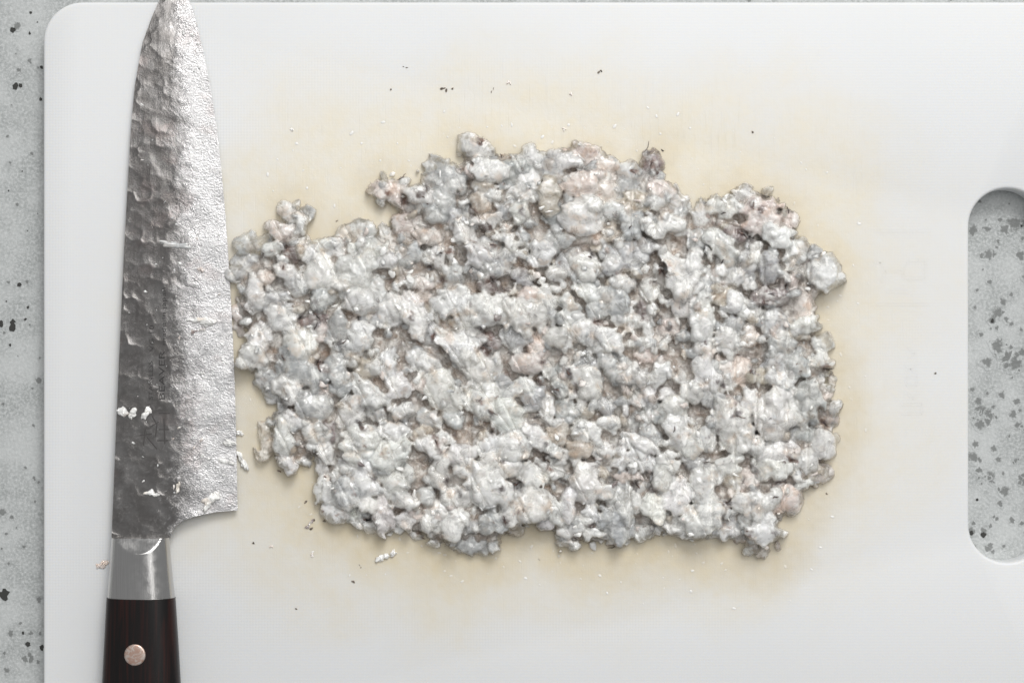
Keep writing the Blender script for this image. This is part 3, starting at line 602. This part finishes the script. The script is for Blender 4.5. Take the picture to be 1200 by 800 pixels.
def mince():
    root = bpy.data.objects.new('minced_shrimp', None); C.objects.link(root)
    root.location = (0.0, 0.0, BT)
    tag(root, 'flat heap of raw grey-white chopped shrimp in the middle of the board', 'shrimp')
    r = np.random.default_rng(21)
    # sticky mass: the chunks are modelled as soft caps that run into each other, on a packed bed
    st = 0.8; xs = np.arange(256, 1000, st); ys = np.arange(146, 666, st); X, Y = np.meshgrid(xs, ys)
    SD = sdist(X, Y); WX = vn2(X / 8, Y / 8, 1.7); WY = vn2(X / 8, Y / 8, 11.7); FX = vn2(X / 2.7, Y / 2.7, 21.3); FY = vn2(X / 2.7, Y / 2.7, 27.3)
    e = SD + 5 * WX + 3 * FX - 6
    H = np.where(e > 0, 0.0044 * smooth01(-8, 22, e) + 0.0016 * (0.4 - np.abs(vn2(X / 10, Y / 10, 5.5))) + 0.0012 * (0.4 - np.abs(vn2(X / 5, Y / 5, 9.5))), -0.0004)
    LAB = np.full(X.shape, -1)
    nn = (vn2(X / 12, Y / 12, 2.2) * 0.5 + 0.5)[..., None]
    COL = np.concatenate([np.array([0.46, 0.375, 0.31]) * (1 - nn) + np.array([0.44, 0.415, 0.39]) * nn, np.full(X.shape + (1,), 0.35)], -1)  # bed browner than the chunks: crevice shade put into its colour
    def cap(px, py, ln, wd, ang, tone, spk, zc, hz, lab, kblend):
        m = max(ln, wd) * 0.85 + 5
        j0, j1 = max(0, int((px - m - xs[0]) / st)), min(len(xs), int((px + m - xs[0]) / st) + 1); i0, i1 = max(0, int((py - m - ys[0]) / st)), min(len(ys), int((py + m - ys[0]) / st) + 1)
        sl = (slice(i0, i1), slice(j0, j1)); wa = 0.10 * min(ln, wd) + 1.0; ph = r.uniform(-1, 1, 2)
        dx = X[sl] - px + wa * WX[sl] * ph[0] * 2.2 + 1.0 * FX[sl]; dy = Y[sl] - py + wa * WY[sl] * ph[1] * 2.2 + 1.0 * FY[sl]
        a = math.radians(ang); u = dx * math.cos(a) + dy * math.sin(a); v = -dx * math.sin(a) + dy * math.cos(a)
        z = np.full(u.shape, -1.0); tx, ty = r.normal(0, 0.10, 2)
        nb_ = int(r.integers(3, 6)) if ln * wd > 200 else int(r.integers(1, 3))
        for q in range(nb_):
            if q == 0: cu, cv, ru, rv, hh, zz = 0, 0, 0.50 * ln, 0.50 * wd, hz * 0.8, zc
            else:
                cu, cv = r.uniform(-0.42, 0.42) * ln, r.uniform(-0.38, 0.38) * wd; s_ = r.uniform(0.22, 0.40); ru = s_ * min(ln, wd * 1.5) * r.uniform(0.8, 1.3); rv = s_ * wd * r.uniform(0.8, 1.3); hh = hz * r.uniform(0.45, 0.75); zz = zc + hz * r.uniform(0.05, 0.36)
            rho = ((u - cu) / ru) ** 2 + ((v - cv) / rv) ** 2
            zq = np.where(rho < 1, zz + hh * (np.sqrt(np.maximum(1 - rho, 0)) - 0.12), -1.0)
            k = 0.0004; h_ = np.maximum(k - np.abs(z - zq), 0) / k; z = np.maximum(z, zq) + h_ * h_ * k / 4
        z = np.where(z > -0.5, z + (u * tx + v * ty) * S, z)
        if r.random() < 0.75:                                      # a flat knife cut
            b = r.uniform(0, 6.28); g = r.uniform(0.25, 0.9); top = zc + hz * r.uniform(0.55, 0.9)
            z = np.minimum(z, top - g * S * ((u * math.cos(b) + v * math.sin(b)) - 0.10 * wd))
        ok = (z > zc - 0.2 * hz) & (z > 0.0002)
        z = np.where(ok, z, -1.0); h0 = H[sl]; win = z > h0
        k = kblend; h_ = np.maximum(k - np.abs(z - h0), 0) / k; H[sl] = np.where(ok, np.maximum(z, h0) + h_ * h_ * k / 4, h0)
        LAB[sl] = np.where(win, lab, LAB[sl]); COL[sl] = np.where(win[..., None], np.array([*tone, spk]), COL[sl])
    # small lumps pressed into the bed
    for _ in range(1500):
        px, py = r.uniform(266, 990), r.uniform(156, 654); s = sd1(px, py)
        if s < 2: continue
        k = r.random(); ln = r.uniform(7, 18); tone = np.array(TONE['w' if k < 0.55 else 'g' if k < 0.80 else 'p' if k < 0.88 else 't']) * r.uniform(0.88, 1.08)
        zc = 0.0014 + 0.0056 * float(smooth01(-6, 34, s)) + r.normal(0, 0.0008)
        cap(px, py, ln, ln * r.uniform(0.5, 0.9), r.uniform(0, 180), tone, 0.25, zc, ln * 0.30 * S + 0.0007, -1, 0.0002)
    sdp = sdist(np.array([p[0] for p in PL]), np.array([p[1] for p in PL]))
    order = sorted(range(len(PL)), key=lambda i: PL[i][2] * PL[i][3] * (0.7 if PL[i][5] in 'gkt' else 1.2))
    for lab, i in enumerate(order):
        px, py, ln, wd, ang, tn = PL[i]; inner = float(smooth01(-6, 34, sdp[i]))
        hz = (0.34 * min(ln, wd) + 2.0) * S * r.uniform(0.85, 1.15)
        zc = 0.0012 + 0.0054 * inner + r.normal(0, 0.0010) + (0.0009 if tn == 'w' else -0.0006)
        base = np.array(TONE[tn]) * r.uniform(0.92, 1.10) * (1 + r.normal(0, 0.008, 3))
        cap(px, py, ln * 0.99, wd * 1.0, ang, np.clip(base, 0.05, 0.90), SPK[tn] * r.uniform(0.3, 1.3), zc, hz, lab, 0.00015)
    solid = H > 0.0
    # shallow lines left by the chopping knife
    gv = np.zeros_like(H)
    for (x0, y0, x1, y1) in [(452, 330, 446, 560), (548, 190, 552, 640), (640, 430, 646, 620), (735, 300, 730, 600), (808, 250, 802, 560), (888, 280, 886, 545), (895, 300, 893, 520), (530, 250, 660, 470), (470, 330, 640, 560), (560, 250, 700, 420), (400, 470, 520, 560), (625, 300, 760, 560), (350, 300, 372, 470), (700, 260, 790, 400)] + [(x, 190 + 20 * math.sin(x), x - 5, 630) for x in (742, 768, 838, 864, 925, 950)] + [(x, 180, x + 235, 640) for x in range(120, 620, 40)]:
        d = np.array([x1 - x0, y1 - y0], float); L = np.hypot(*d); t = ((X - x0) * d[0] + (Y - y0) * d[1]) / L; pd = np.abs((X - x0) * d[1] - (Y - y0) * d[0]) / L + 1.5 * WX
        gv = np.maximum(gv, np.exp(-(pd / 1.5) ** 2) * (t > 0) * (t < L) * (0.55 + 0.6 * vn2(X / 20, Y / 20, 14.4)))
    Hs = blur(np.where(solid, H, 0.0), 0.8)
    H = np.where(solid, Hs * 0.6 + H * 0.4 - 0.0017 * np.clip(gv, 0, 1) * smooth01(0, 0.004, H) + 0.00012 * vn2(X / 5, Y / 5, 31.1) + 0.00004 * vn2(X / 2.1, Y / 2.1, 33.1), -0.0004)
    H = np.where(solid, np.maximum(H, 0.0001), H)
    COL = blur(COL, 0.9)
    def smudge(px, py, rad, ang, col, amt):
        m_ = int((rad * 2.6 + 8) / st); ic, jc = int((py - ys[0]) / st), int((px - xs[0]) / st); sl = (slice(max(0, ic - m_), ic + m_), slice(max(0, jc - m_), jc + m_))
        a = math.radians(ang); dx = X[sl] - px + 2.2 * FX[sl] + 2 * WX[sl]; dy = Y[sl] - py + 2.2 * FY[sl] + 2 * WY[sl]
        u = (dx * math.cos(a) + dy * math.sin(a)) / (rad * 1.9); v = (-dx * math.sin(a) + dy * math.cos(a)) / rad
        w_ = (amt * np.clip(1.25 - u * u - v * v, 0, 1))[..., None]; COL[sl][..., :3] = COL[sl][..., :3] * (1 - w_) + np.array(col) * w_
    for (x, y, ln, ang, rad) in DARKS:  # membrane flecks, plus a few gaps whose shade is painted in
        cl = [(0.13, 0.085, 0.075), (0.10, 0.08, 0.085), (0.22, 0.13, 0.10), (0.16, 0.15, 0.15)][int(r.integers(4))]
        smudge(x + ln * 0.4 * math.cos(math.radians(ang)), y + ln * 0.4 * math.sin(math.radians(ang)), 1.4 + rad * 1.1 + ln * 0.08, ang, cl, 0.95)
    for _ in range(300):
        px, py = r.uniform(275, 980), r.uniform(165, 645)
        if sd1(px, py) > 3: smudge(px, py, r.uniform(0.7, 2.2), r.uniform(0, 180), [(0.20, 0.13, 0.10), (0.13, 0.12, 0.125), (0.36, 0.23, 0.19), (0.22, 0.18, 0.19)][int(r.integers(4))], r.uniform(0.4, 0.85))
    kq = (D - H) / D; V = np.stack([(X - 600) * S * kq, (400 - Y) * S * kq, H], -1)
    gx = np.gradient(V, axis=1); gy = np.gradient(V, axis=0); NR = np.cross(gy, gx); NR /= np.linalg.norm(NR, axis=-1)[..., None] + 1e-20
    q = solid[:-1, :-1] | solid[1:, :-1] | solid[1:, 1:] | solid[:-1, 1:]
    I = np.arange(X.size).reshape(X.shape); Q = np.stack([I[:-1, :-1][q], I[1:, :-1][q], I[1:, 1:][q], I[:-1, 1:][q]], 1)
    LF = LAB.ravel()[Q]; ql = LF.max(1); cnt_ = np.bincount(ql + 1, minlength=len(PL) + 1)
    ql = np.where(cnt_[ql + 1] < 12, -1, ql)
    Vf, Nf, Cf = V.reshape(-1, 3), NR.reshape(-1, 3), COL.reshape(-1, 4)
    for lab in range(-1, len(PL)):
        f = Q[ql == lab]
        if not len(f): continue
        ids, inv = np.unique(f.ravel(), return_inverse=True); nm = 'shrimp_piece' if lab >= 0 else 'shrimp_paste'
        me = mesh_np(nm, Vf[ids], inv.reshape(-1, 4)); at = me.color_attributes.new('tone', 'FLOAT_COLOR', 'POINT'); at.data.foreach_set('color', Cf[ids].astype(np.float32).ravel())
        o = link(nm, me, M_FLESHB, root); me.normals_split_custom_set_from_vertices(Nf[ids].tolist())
        if lab < 0: o['kind'] = 'stuff'
    # cloudy, more opaque flesh a millimetre below the clear outer flesh
    h0 = np.where(solid, H, 0.0); HC = blur(np.minimum(blur(h0, 1.2), h0), 0.8) - 0.0011; HC = np.where((blur(solid.astype(float), 3.0) > 0.97) & (SD > 2), HC, -0.0005); kc = (D - HC) / D
    VC = np.stack([(X - 600) * S * kc, (400 - Y) * S * kc, HC], -1).reshape(-1, 3); s2 = (HC > 0.0001); I2 = np.arange(s2.size).reshape(s2.shape)
    q2 = s2[:-1, :-1] & s2[1:, :-1] & s2[1:, 1:] & s2[:-1, 1:]; F2 = np.stack([I2[:-1, :-1][q2], I2[1:, :-1][q2], I2[1:, 1:][q2], I2[:-1, 1:][q2]], 1)
    ids, inv = np.unique(F2.ravel(), return_inverse=True); me = mesh_np('inner_flesh', VC[ids], inv.reshape(-1, 4))
    cc = np.clip(blur(COL, 1.6).reshape(-1, 4)[ids] * np.array([1.12, 1.10, 1.07, 1.0]), 0, 0.92); at = me.color_attributes.new('tone', 'FLOAT_COLOR', 'POINT'); at.data.foreach_set('color', cc.astype(np.float32).ravel())
    o = link('inner_flesh', me, M_CORE, root); o['kind'] = 'stuff'
    # height map for what lies on top
    jj = np.clip(((np.arange(GW) + GX0 - xs[0]) / st).round().astype(int), 0, len(xs) - 1); ii = np.clip(((np.arange(GH) + GY0 - ys[0]) / st).round().astype(int), 0, len(ys) - 1)
    HM[:] = np.maximum(H[np.ix_(ii, jj)], 0)
    # small crumbs of flesh between and on the chunks
    Vs, Fs, Cs, nb = [], [], [], 0
    protos = [lump(r, 2, cuts=False, knob=1.0) for _ in range(10)] + [lump(r, 3, cuts=True) for _ in range(14)]
    def crumb(px, py, ln, wd, hg, tone, spk, zlift, tilt=0.5):
        nonlocal nb
        v, f = protos[r.integers(len(protos))]
        v = v * np.array([ln, wd, hg]) * 0.5 * S
        ax = r.normal(0, tilt, 2); az = r.uniform(0, 6.28)
        cx, sx = math.cos(ax[0]), math.sin(ax[0]); cy, sy = math.cos(ax[1]), math.sin(ax[1]); cz, sz = math.cos(az), math.sin(az)
        R = np.array([[cz, -sz, 0], [sz, cz, 0], [0, 0, 1]]) @ np.array([[cy, 0, sy], [0, 1, 0], [-sy, 0, cy]]) @ np.array([[1, 0, 0], [0, cx, -sx], [0, sx, cx]])
        z = max(hm(px, py) + zlift * S, hg * 0.3 * S); x, y, _ = P(px, py, z)
        w_ = v @ R.T + np.array([x, y, z]); Vs.append(w_); Fs.append(f + nb); nb += len(v)
        Cs.append(np.tile(np.array([*np.clip(tone, 0, 1), spk]), (len(v), 1)))
        return w_
    cnt = 0; late = []
    while cnt < 420:
        px, py = r.uniform(265, 990), r.uniform(155, 655); s = sd1(px, py)
        if s < -2: continue
        cnt += 1; k = r.random(); ln = 4 + 10 * r.random() ** 1.7
        if k < 0.62: tone = np.array(TONE['w']) * r.uniform(0.95, 1.15)
        elif k < 0.80: tone = np.array(TONE['g']) * r.uniform(0.8, 1.1)
        elif k < 0.92: tone = np.array(TONE['p']) * r.uniform(0.85, 1.1)
        else: tone = np.array(TONE['k']) * r.uniform(0.5, 1.0)
        late.append(crumb(px, py, ln, ln * r.uniform(0.3, 0.85), ln * r.uniform(0.25, 0.6), tone, 0.2, r.uniform(-2.6, 0.0)))
    me = mesh_np('shrimp_crumbs', np.concatenate(Vs), np.concatenate(Fs))
    at = me.color_attributes.new('tone', 'FLOAT_COLOR', 'POINT'); at.data.foreach_set('color', np.concatenate(Cs).astype(np.float32).ravel())
    o = link('shrimp_crumbs', me, M_FLESHV, root); o['kind'] = 'stuff'
    for w_ in late: splat(w_)
    # dark threads of vein and shell membrane on the chunks; a few paint shaded gaps
    V, F = [], []
    def thread(pts, rad):
        pts = np.array(pts, float); n = 0; P3 = []
        for a, b in zip(pts[:-1], pts[1:]):
            L = max(2, int(np.hypot(*(b - a)) / 1.5))
            for j in range(L): P3.append(a + (b - a) * j / L)
        P3.append(pts[-1]); m = len(P3); k0 = len(V)
        for q, p in enumerate(P3):
            h = hm(*p) + 0.00012; x, y, _ = P(p[0], p[1], h); rr = rad * S * (0.4 + 0.6 * math.sin(math.pi * (q + 0.5) / m)) * r.uniform(0.75, 1.3)
            t = np.array(P3[min(q + 1, m - 1)]) - np.array(P3[max(q - 1, 0)]); t = t / (np.hypot(*t) + 1e-9); nx, ny = -t[1], t[0]
            for j in range(5):
                a = 2 * math.pi * j / 5; V.append((x + nx * rr * math.cos(a), y - ny * rr * math.cos(a), h + rr * math.sin(a)))
        for q in range(m - 1):
            for j in range(5): F.append((k0 + q * 5 + j, k0 + q * 5 + (j + 1) % 5, k0 + (q + 1) * 5 + (j + 1) % 5, k0 + (q + 1) * 5 + j))
    def wig(x, y, ln, ang, bend=0.3, n=5):
        a = math.radians(ang); out = [(x, y)]
        for i in range(n):
            a += r.normal(0, bend); out.append((out[-1][0] + ln / n * math.cos(a), out[-1][1] + ln / n * math.sin(a)))
        return out
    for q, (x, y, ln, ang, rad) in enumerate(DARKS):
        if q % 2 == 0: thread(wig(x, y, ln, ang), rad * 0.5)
    for _ in range(25):
        px, py = r.uniform(275, 980), r.uniform(165, 645)
        if sd1(px, py) > 4: thread(wig(px, py, r.uniform(2, 9), r.uniform(0, 360), 0.6), r.uniform(0.4, 0.9))
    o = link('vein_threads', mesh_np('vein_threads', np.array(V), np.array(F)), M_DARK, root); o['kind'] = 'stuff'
mince()
def juice():
    """thin wet film of shrimp juice round the heap, with a ragged edge and stray droplets"""
    st = 3.0; xs = np.arange(236, 1040, st); ys = np.arange(110, 716, st); X, Y = np.meshgrid(xs, ys); sd = sdist(X, Y)
    wv = sd + 7 * vn2(X / 70, Y / 70, 3.1) + 3 * vn2(X / 14, Y / 14, 5.1) + 13 * ((Y - 430) / 250)  # juice tint, stronger below the heap where it also carries painted warm shade
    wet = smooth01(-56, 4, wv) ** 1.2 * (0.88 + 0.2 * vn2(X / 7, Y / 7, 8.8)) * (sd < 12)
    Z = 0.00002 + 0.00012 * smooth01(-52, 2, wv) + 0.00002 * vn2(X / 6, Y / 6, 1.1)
    keep = (wv > -54) & (sd < 14); I = np.arange(X.size).reshape(X.shape); q = keep[:-1, :-1] & keep[1:, :-1] & keep[1:, 1:] & keep[:-1, 1:]
    F = np.stack([I[:-1, :-1][q], I[1:, :-1][q], I[1:, 1:][q], I[:-1, 1:][q]], 1); ids, inv = np.unique(F.ravel(), return_inverse=True)
    V = np.stack([(X - 600) * S, (400 - Y) * S, BT + Z], -1).reshape(-1, 3)
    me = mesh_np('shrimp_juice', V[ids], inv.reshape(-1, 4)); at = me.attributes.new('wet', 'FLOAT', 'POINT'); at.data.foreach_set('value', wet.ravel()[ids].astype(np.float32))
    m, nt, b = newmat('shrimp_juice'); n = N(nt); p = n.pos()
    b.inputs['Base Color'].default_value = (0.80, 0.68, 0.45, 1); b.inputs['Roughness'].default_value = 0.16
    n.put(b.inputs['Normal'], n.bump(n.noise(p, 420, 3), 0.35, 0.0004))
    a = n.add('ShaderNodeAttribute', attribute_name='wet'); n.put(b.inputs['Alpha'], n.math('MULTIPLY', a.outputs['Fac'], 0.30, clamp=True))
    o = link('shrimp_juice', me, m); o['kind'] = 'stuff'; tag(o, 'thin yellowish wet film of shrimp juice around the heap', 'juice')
    # droplets and smears of clear juice
    r = np.random.default_rng(9); V, F, nb = [], [], 0; d, f = ICO[2]; k = 0
    while k < 170:
        px, py = r.uniform(285, 1020), r.uniform(110, 720); s_ = float(sdist(np.array([px]), np.array([py]))[0])
        if s_ > -3 or s_ < -75 or r.random() < -s_ / 85: continue
        k += 1; q = 0.5 + 1.3 * r.random() ** 2; a = r.uniform(0, 3.14); R = np.array([[math.cos(a), -math.sin(a), 0], [math.sin(a), math.cos(a), 0], [0, 0, 1]])
        x, y, z = P(px, py, 0); V.append((d * np.array([q * r.uniform(1, 2.2), q, q * 0.2]) * S) @ R.T + np.array([x, y, z])); F.append(f + nb); nb += len(d)
    me = mesh_np('shrimp_droplets', np.concatenate(V), np.concatenate(F)); m2, nt, b = newmat('pale_droplet'); b.inputs['Base Color'].default_value = (0.88, 0.87, 0.84, 1); b.inputs['Roughness'].default_value = 0.2
    o = link('shrimp_droplets', me, m2); o['kind'] = 'stuff'; tag(o, 'fine glossy juice droplets spattered on the board around the heap', 'droplets')
juice()

# ------------------------------------------------------------------ loose scraps on the board and on the knife
def scrap(px, py, ln, wd, hg, ang, tone, label, group=None, on='board', seed=1, mat=None, name='shrimp_scrap', spk=0.1):
    r = np.random.default_rng(seed); vs, fs, nb = [], [], 0
    for k in range(7 if max(ln, wd) > 8 else 2):
        v, f = lump(r, 3, cuts=True); sc_ = r.uniform(0.35, 0.65); a = r.uniform(0, 6.28)
        R = np.array([[math.cos(a), -math.sin(a), 0], [math.sin(a), math.cos(a), 0], [0, 0, 1]])
        big = max(ln, wd); small = min(ln, wd); e = min(big, small * 1.8) / np.array([ln, wd])
        v = (v * np.array([sc_, sc_ * r.uniform(0.4, 0.9), r.uniform(0.5, 1.0)])) @ R.T * np.array([e[0], e[1], 1]) + np.array([r.uniform(-0.62, 0.62), r.uniform(-0.5, 0.5), r.uniform(-0.2, 0.1)])
        vs.append(v); fs.append(f + nb); nb += len(v)
    v = np.concatenate(vs); f = np.concatenate(fs)
    v = v - (v.max(0) + v.min(0)) / 2; v = v / np.abs(v).max(0) * np.array([ln, wd, hg]) * 0.5 * S
    h = float(blade_top(np.array([px]), np.array([py]))[0]) if on == 'blade' else 0.0
    zc = h + hg * 0.5 * S * (0.55 if on == 'blade' else 0.75)
    me = mesh_np(name, v, f); o = link(name, me, mat or M_SCRAP)
    x, y, z = P(px, py, zc); o.location = (x, y, z); o.rotation_euler = (0, 0, -math.radians(ang))
    if on == 'blade': o.rotation_euler = (0, math.radians(4.0), -math.radians(ang))
    o.color = (*TONE[tone], spk); tag(o, label, 'shrimp scrap', group); return o
W = 'w'
scrap(148, 483, 24, 15, 6, 10, W, 'ragged white shrimp scrap stuck on the spine side of the blade', on='blade', seed=1)
scrap(178, 577, 20, 9, 5, 5, W, 'small oblong white scrap stuck on the dark part of blade near the bolster', on='blade', seed=2)
scrap(246, 586, 30, 14, 6, -45, W, 'white shrimp scrap hanging at the curved heel of the blade', on='blade', seed=3)
scrap(236, 377, 36, 13, 4, 3, W, 'pale square shrimp flake with rusty rim on the blade', on='blade', seed=4)
scrap(232, 388, 18, 4, 3, -12, 'k', 'thin rusty brown rim under the pale flake on the blade', on='blade', seed=5)
scrap(206, 287, 40, 8, 4, 5, 'g', 'long thin translucent shred stuck across the blade', on='blade', seed=6)
scrap(269, 519, 17, 9, 5, 0, W, 'white crumb on the cutting edge above the heel', on='blade', seed=7)
scrap(266, 541, 20, 7, 4, 15, W, 'flat pale crumb on the cutting edge just above the heel corner', on='blade', seed=8)
scrap(209, 571, 6, 15, 4, 0, 't', 'tiny tan drop of shrimp on the blade near the heel', on='blade', seed=9)
scrap(172, 484, 10, 18, 4, 25, W, 'white smear of shrimp beside the black etched emblem', on='blade', seed=10)
scrap(235, 316, 9, 7, 4, 0, 'p', 'tiny peach crumb on the bright half of the blade', on='blade', seed=12)
scrap(284, 540, 9, 26, 6, -22, W, 'curved white shrimp sliver on the board against the knife edge', seed=13)
scrap(281, 507, 10, 7, 4, 0, W, 'tiny white crumb on the board touching the cutting edge', seed=14)
scrap(452, 651, 28, 9, 5, -20, W, 'pale rod-shaped shrimp splinter lying clear of the heap', seed=15)
scrap(120, 661, 16, 10, 2.5, 0, 'p', 'small pinkish scrap on the board beside the steel bolster', seed=16)
scrap(363, 614, 14, 5, 2, -50, 'k', 'dark streaked scrap of shell beside the heap', seed=18, spk=1.0)
scrap(342, 152, 5, 4, 1.2, 0, W, 'tiny white speck on the board alone above the heap', seed=19)
SPECKS = [(703, 84, 6, 4, 0, 'lone dark green-black crumb well clear of the heap on the white board'),
    (519, 104, 7, 3, 0, 'largest brown fleck of the tiny row on the white board'), (523, 106, 2.5, 5, 0, 'tiny stalk-shaped brown fleck in a row of flecks'), (530, 104, 3, 2.5, 0, 'tiny brown dot ending a row of brown flecks'),
    (577, 106, 1.6, 8, 25, 'thin slanting dark bristle lying on the white board'), (475, 79, 7, 1.6, 10, 'thin level brown bristle lying on the white board'),
    (358, 588, 5, 2.5, -40, 'slanting dark fleck in the notch between heap and knife heel'), (368, 609, 2.5, 3.5, 0, 'dark fleck just above the streaked shell scrap'), (365, 619, 5, 2.5, -30, 'dark fleck touching the streaked shell scrap'),
    (380, 610, 4, 2.5, 20, 'dark fleck tucked against the rounded corner of the heap'), (414, 681, 5, 2.5, 20, 'short dark fleck below the pale rod-shaped splinter'), (422, 663, 1.6, 5, -30, 'hair-thin dark fleck beside the pale rod-shaped splinter'),
    (347, 713, 3.5, 2, 10, 'dark dot far from the heap, level with the knife handle'), (297, 636, 3.5, 2.5, 30, 'brown dot between the knife bolster and the heap'), (969, 578, 2.6, 2.2, 0, 'dark dot beside the pink dome at the heap corner'),
    (882, 155, 2.6, 2.6, 0, 'faint brown dot beyond the pink ringed chunk'), (458, 105, 2.2, 2.2, 0, 'faint dot beside the row of brown flecks'), (395, 259, 3.5, 1.6, -20, 'brown fleck in the hollow edge of the heap'),
    (286, 292, 2.5, 2.5, 0, 'dark dot between the blade edge and the heap'), (1096, 437, 3, 2.4, 0, 'grey dot by the moulded mark near the handle slot'), (632, 655, 2.2, 2.2, 0, 'dark dot just off the long lower side of the heap')]
for i, (px, py, ln, wd, ang, lab) in enumerate(SPECKS):
    scrap(px, py, ln, wd, min(ln, wd) * 0.5, ang, 'k', lab, 'dark specks on the board', seed=40 + i, mat=M_SPECK, name='shell_speck')
PINKS = ['lone orange speck beside the slanting dark bristle', 'orange speck just off the pink edge of the heap', 'faint peach speck midway between lone crumb and heap', 'faint pink speck between the knife heel and the streaked scrap', 'faint pink speck below the streaked shell scrap']
for i, (px, py, ln, wd) in enumerate([(597, 97, 6, 5), (661, 152, 6, 5), (669, 110, 4, 5), (318, 640, 5, 4), (366, 650, 4, 6)]):
    scrap(px, py, ln, wd, 1.6, 20, 'p', PINKS[i], 'pink specks on the board', seed=80 + i, name='shrimp_speck')
# film of shreds left on the steel
def residue():
    r = np.random.default_rng(77); V, F, Cc, nb = [], [], [], 0; v0 = [lump(r, 2, cuts=False) for _ in range(8)]
    for _ in range(150):
        py = r.uniform(10, 600); u = r.beta(3.2, 1.2) if r.random() < 0.75 else r.uniform(0.05, 0.6); s, e = float(spx(py)), float(edx(py))
        px = s + (e - s) * u
        if py > 590 and u > 0.6: continue
        ln = 1.6 + 5.0 * r.random() ** 2.5; v, f = v0[r.integers(8)]
        a = r.uniform(0, 6.28); R = np.array([[math.cos(a), -math.sin(a), 0], [math.sin(a), math.cos(a), 0], [0, 0, 1]])
        h = float(blade_top(np.array([px]), np.array([py]))[0]); x, y, z = P(px, py, h + ln * 0.08 * S)
        V.append((v * np.array([ln, ln * r.uniform(0.3, 0.8), ln * 0.4]) * 0.5 * S) @ R.T + np.array([x, y, z])); F.append(f + nb); nb += len(v)
        Cc.append(np.tile(np.array([*(np.array(TONE['w'] if r.random() < 0.85 else TONE['p']) * r.uniform(0.8, 1.1)), 0.05]), (len(v), 1)))
    me = mesh_np('shrimp_residue', np.concatenate(V), np.concatenate(F)); at = me.color_attributes.new('tone', 'FLOAT_COLOR', 'POINT')
    at.data.foreach_set('color', np.concatenate(Cc).astype(np.float32).ravel())
    o = link('shrimp_residue', me, M_FLESHV); o['kind'] = 'stuff'
    tag(o, 'scattered wet shrimp residue clinging to the steel blade', 'shrimp residue')
residue()
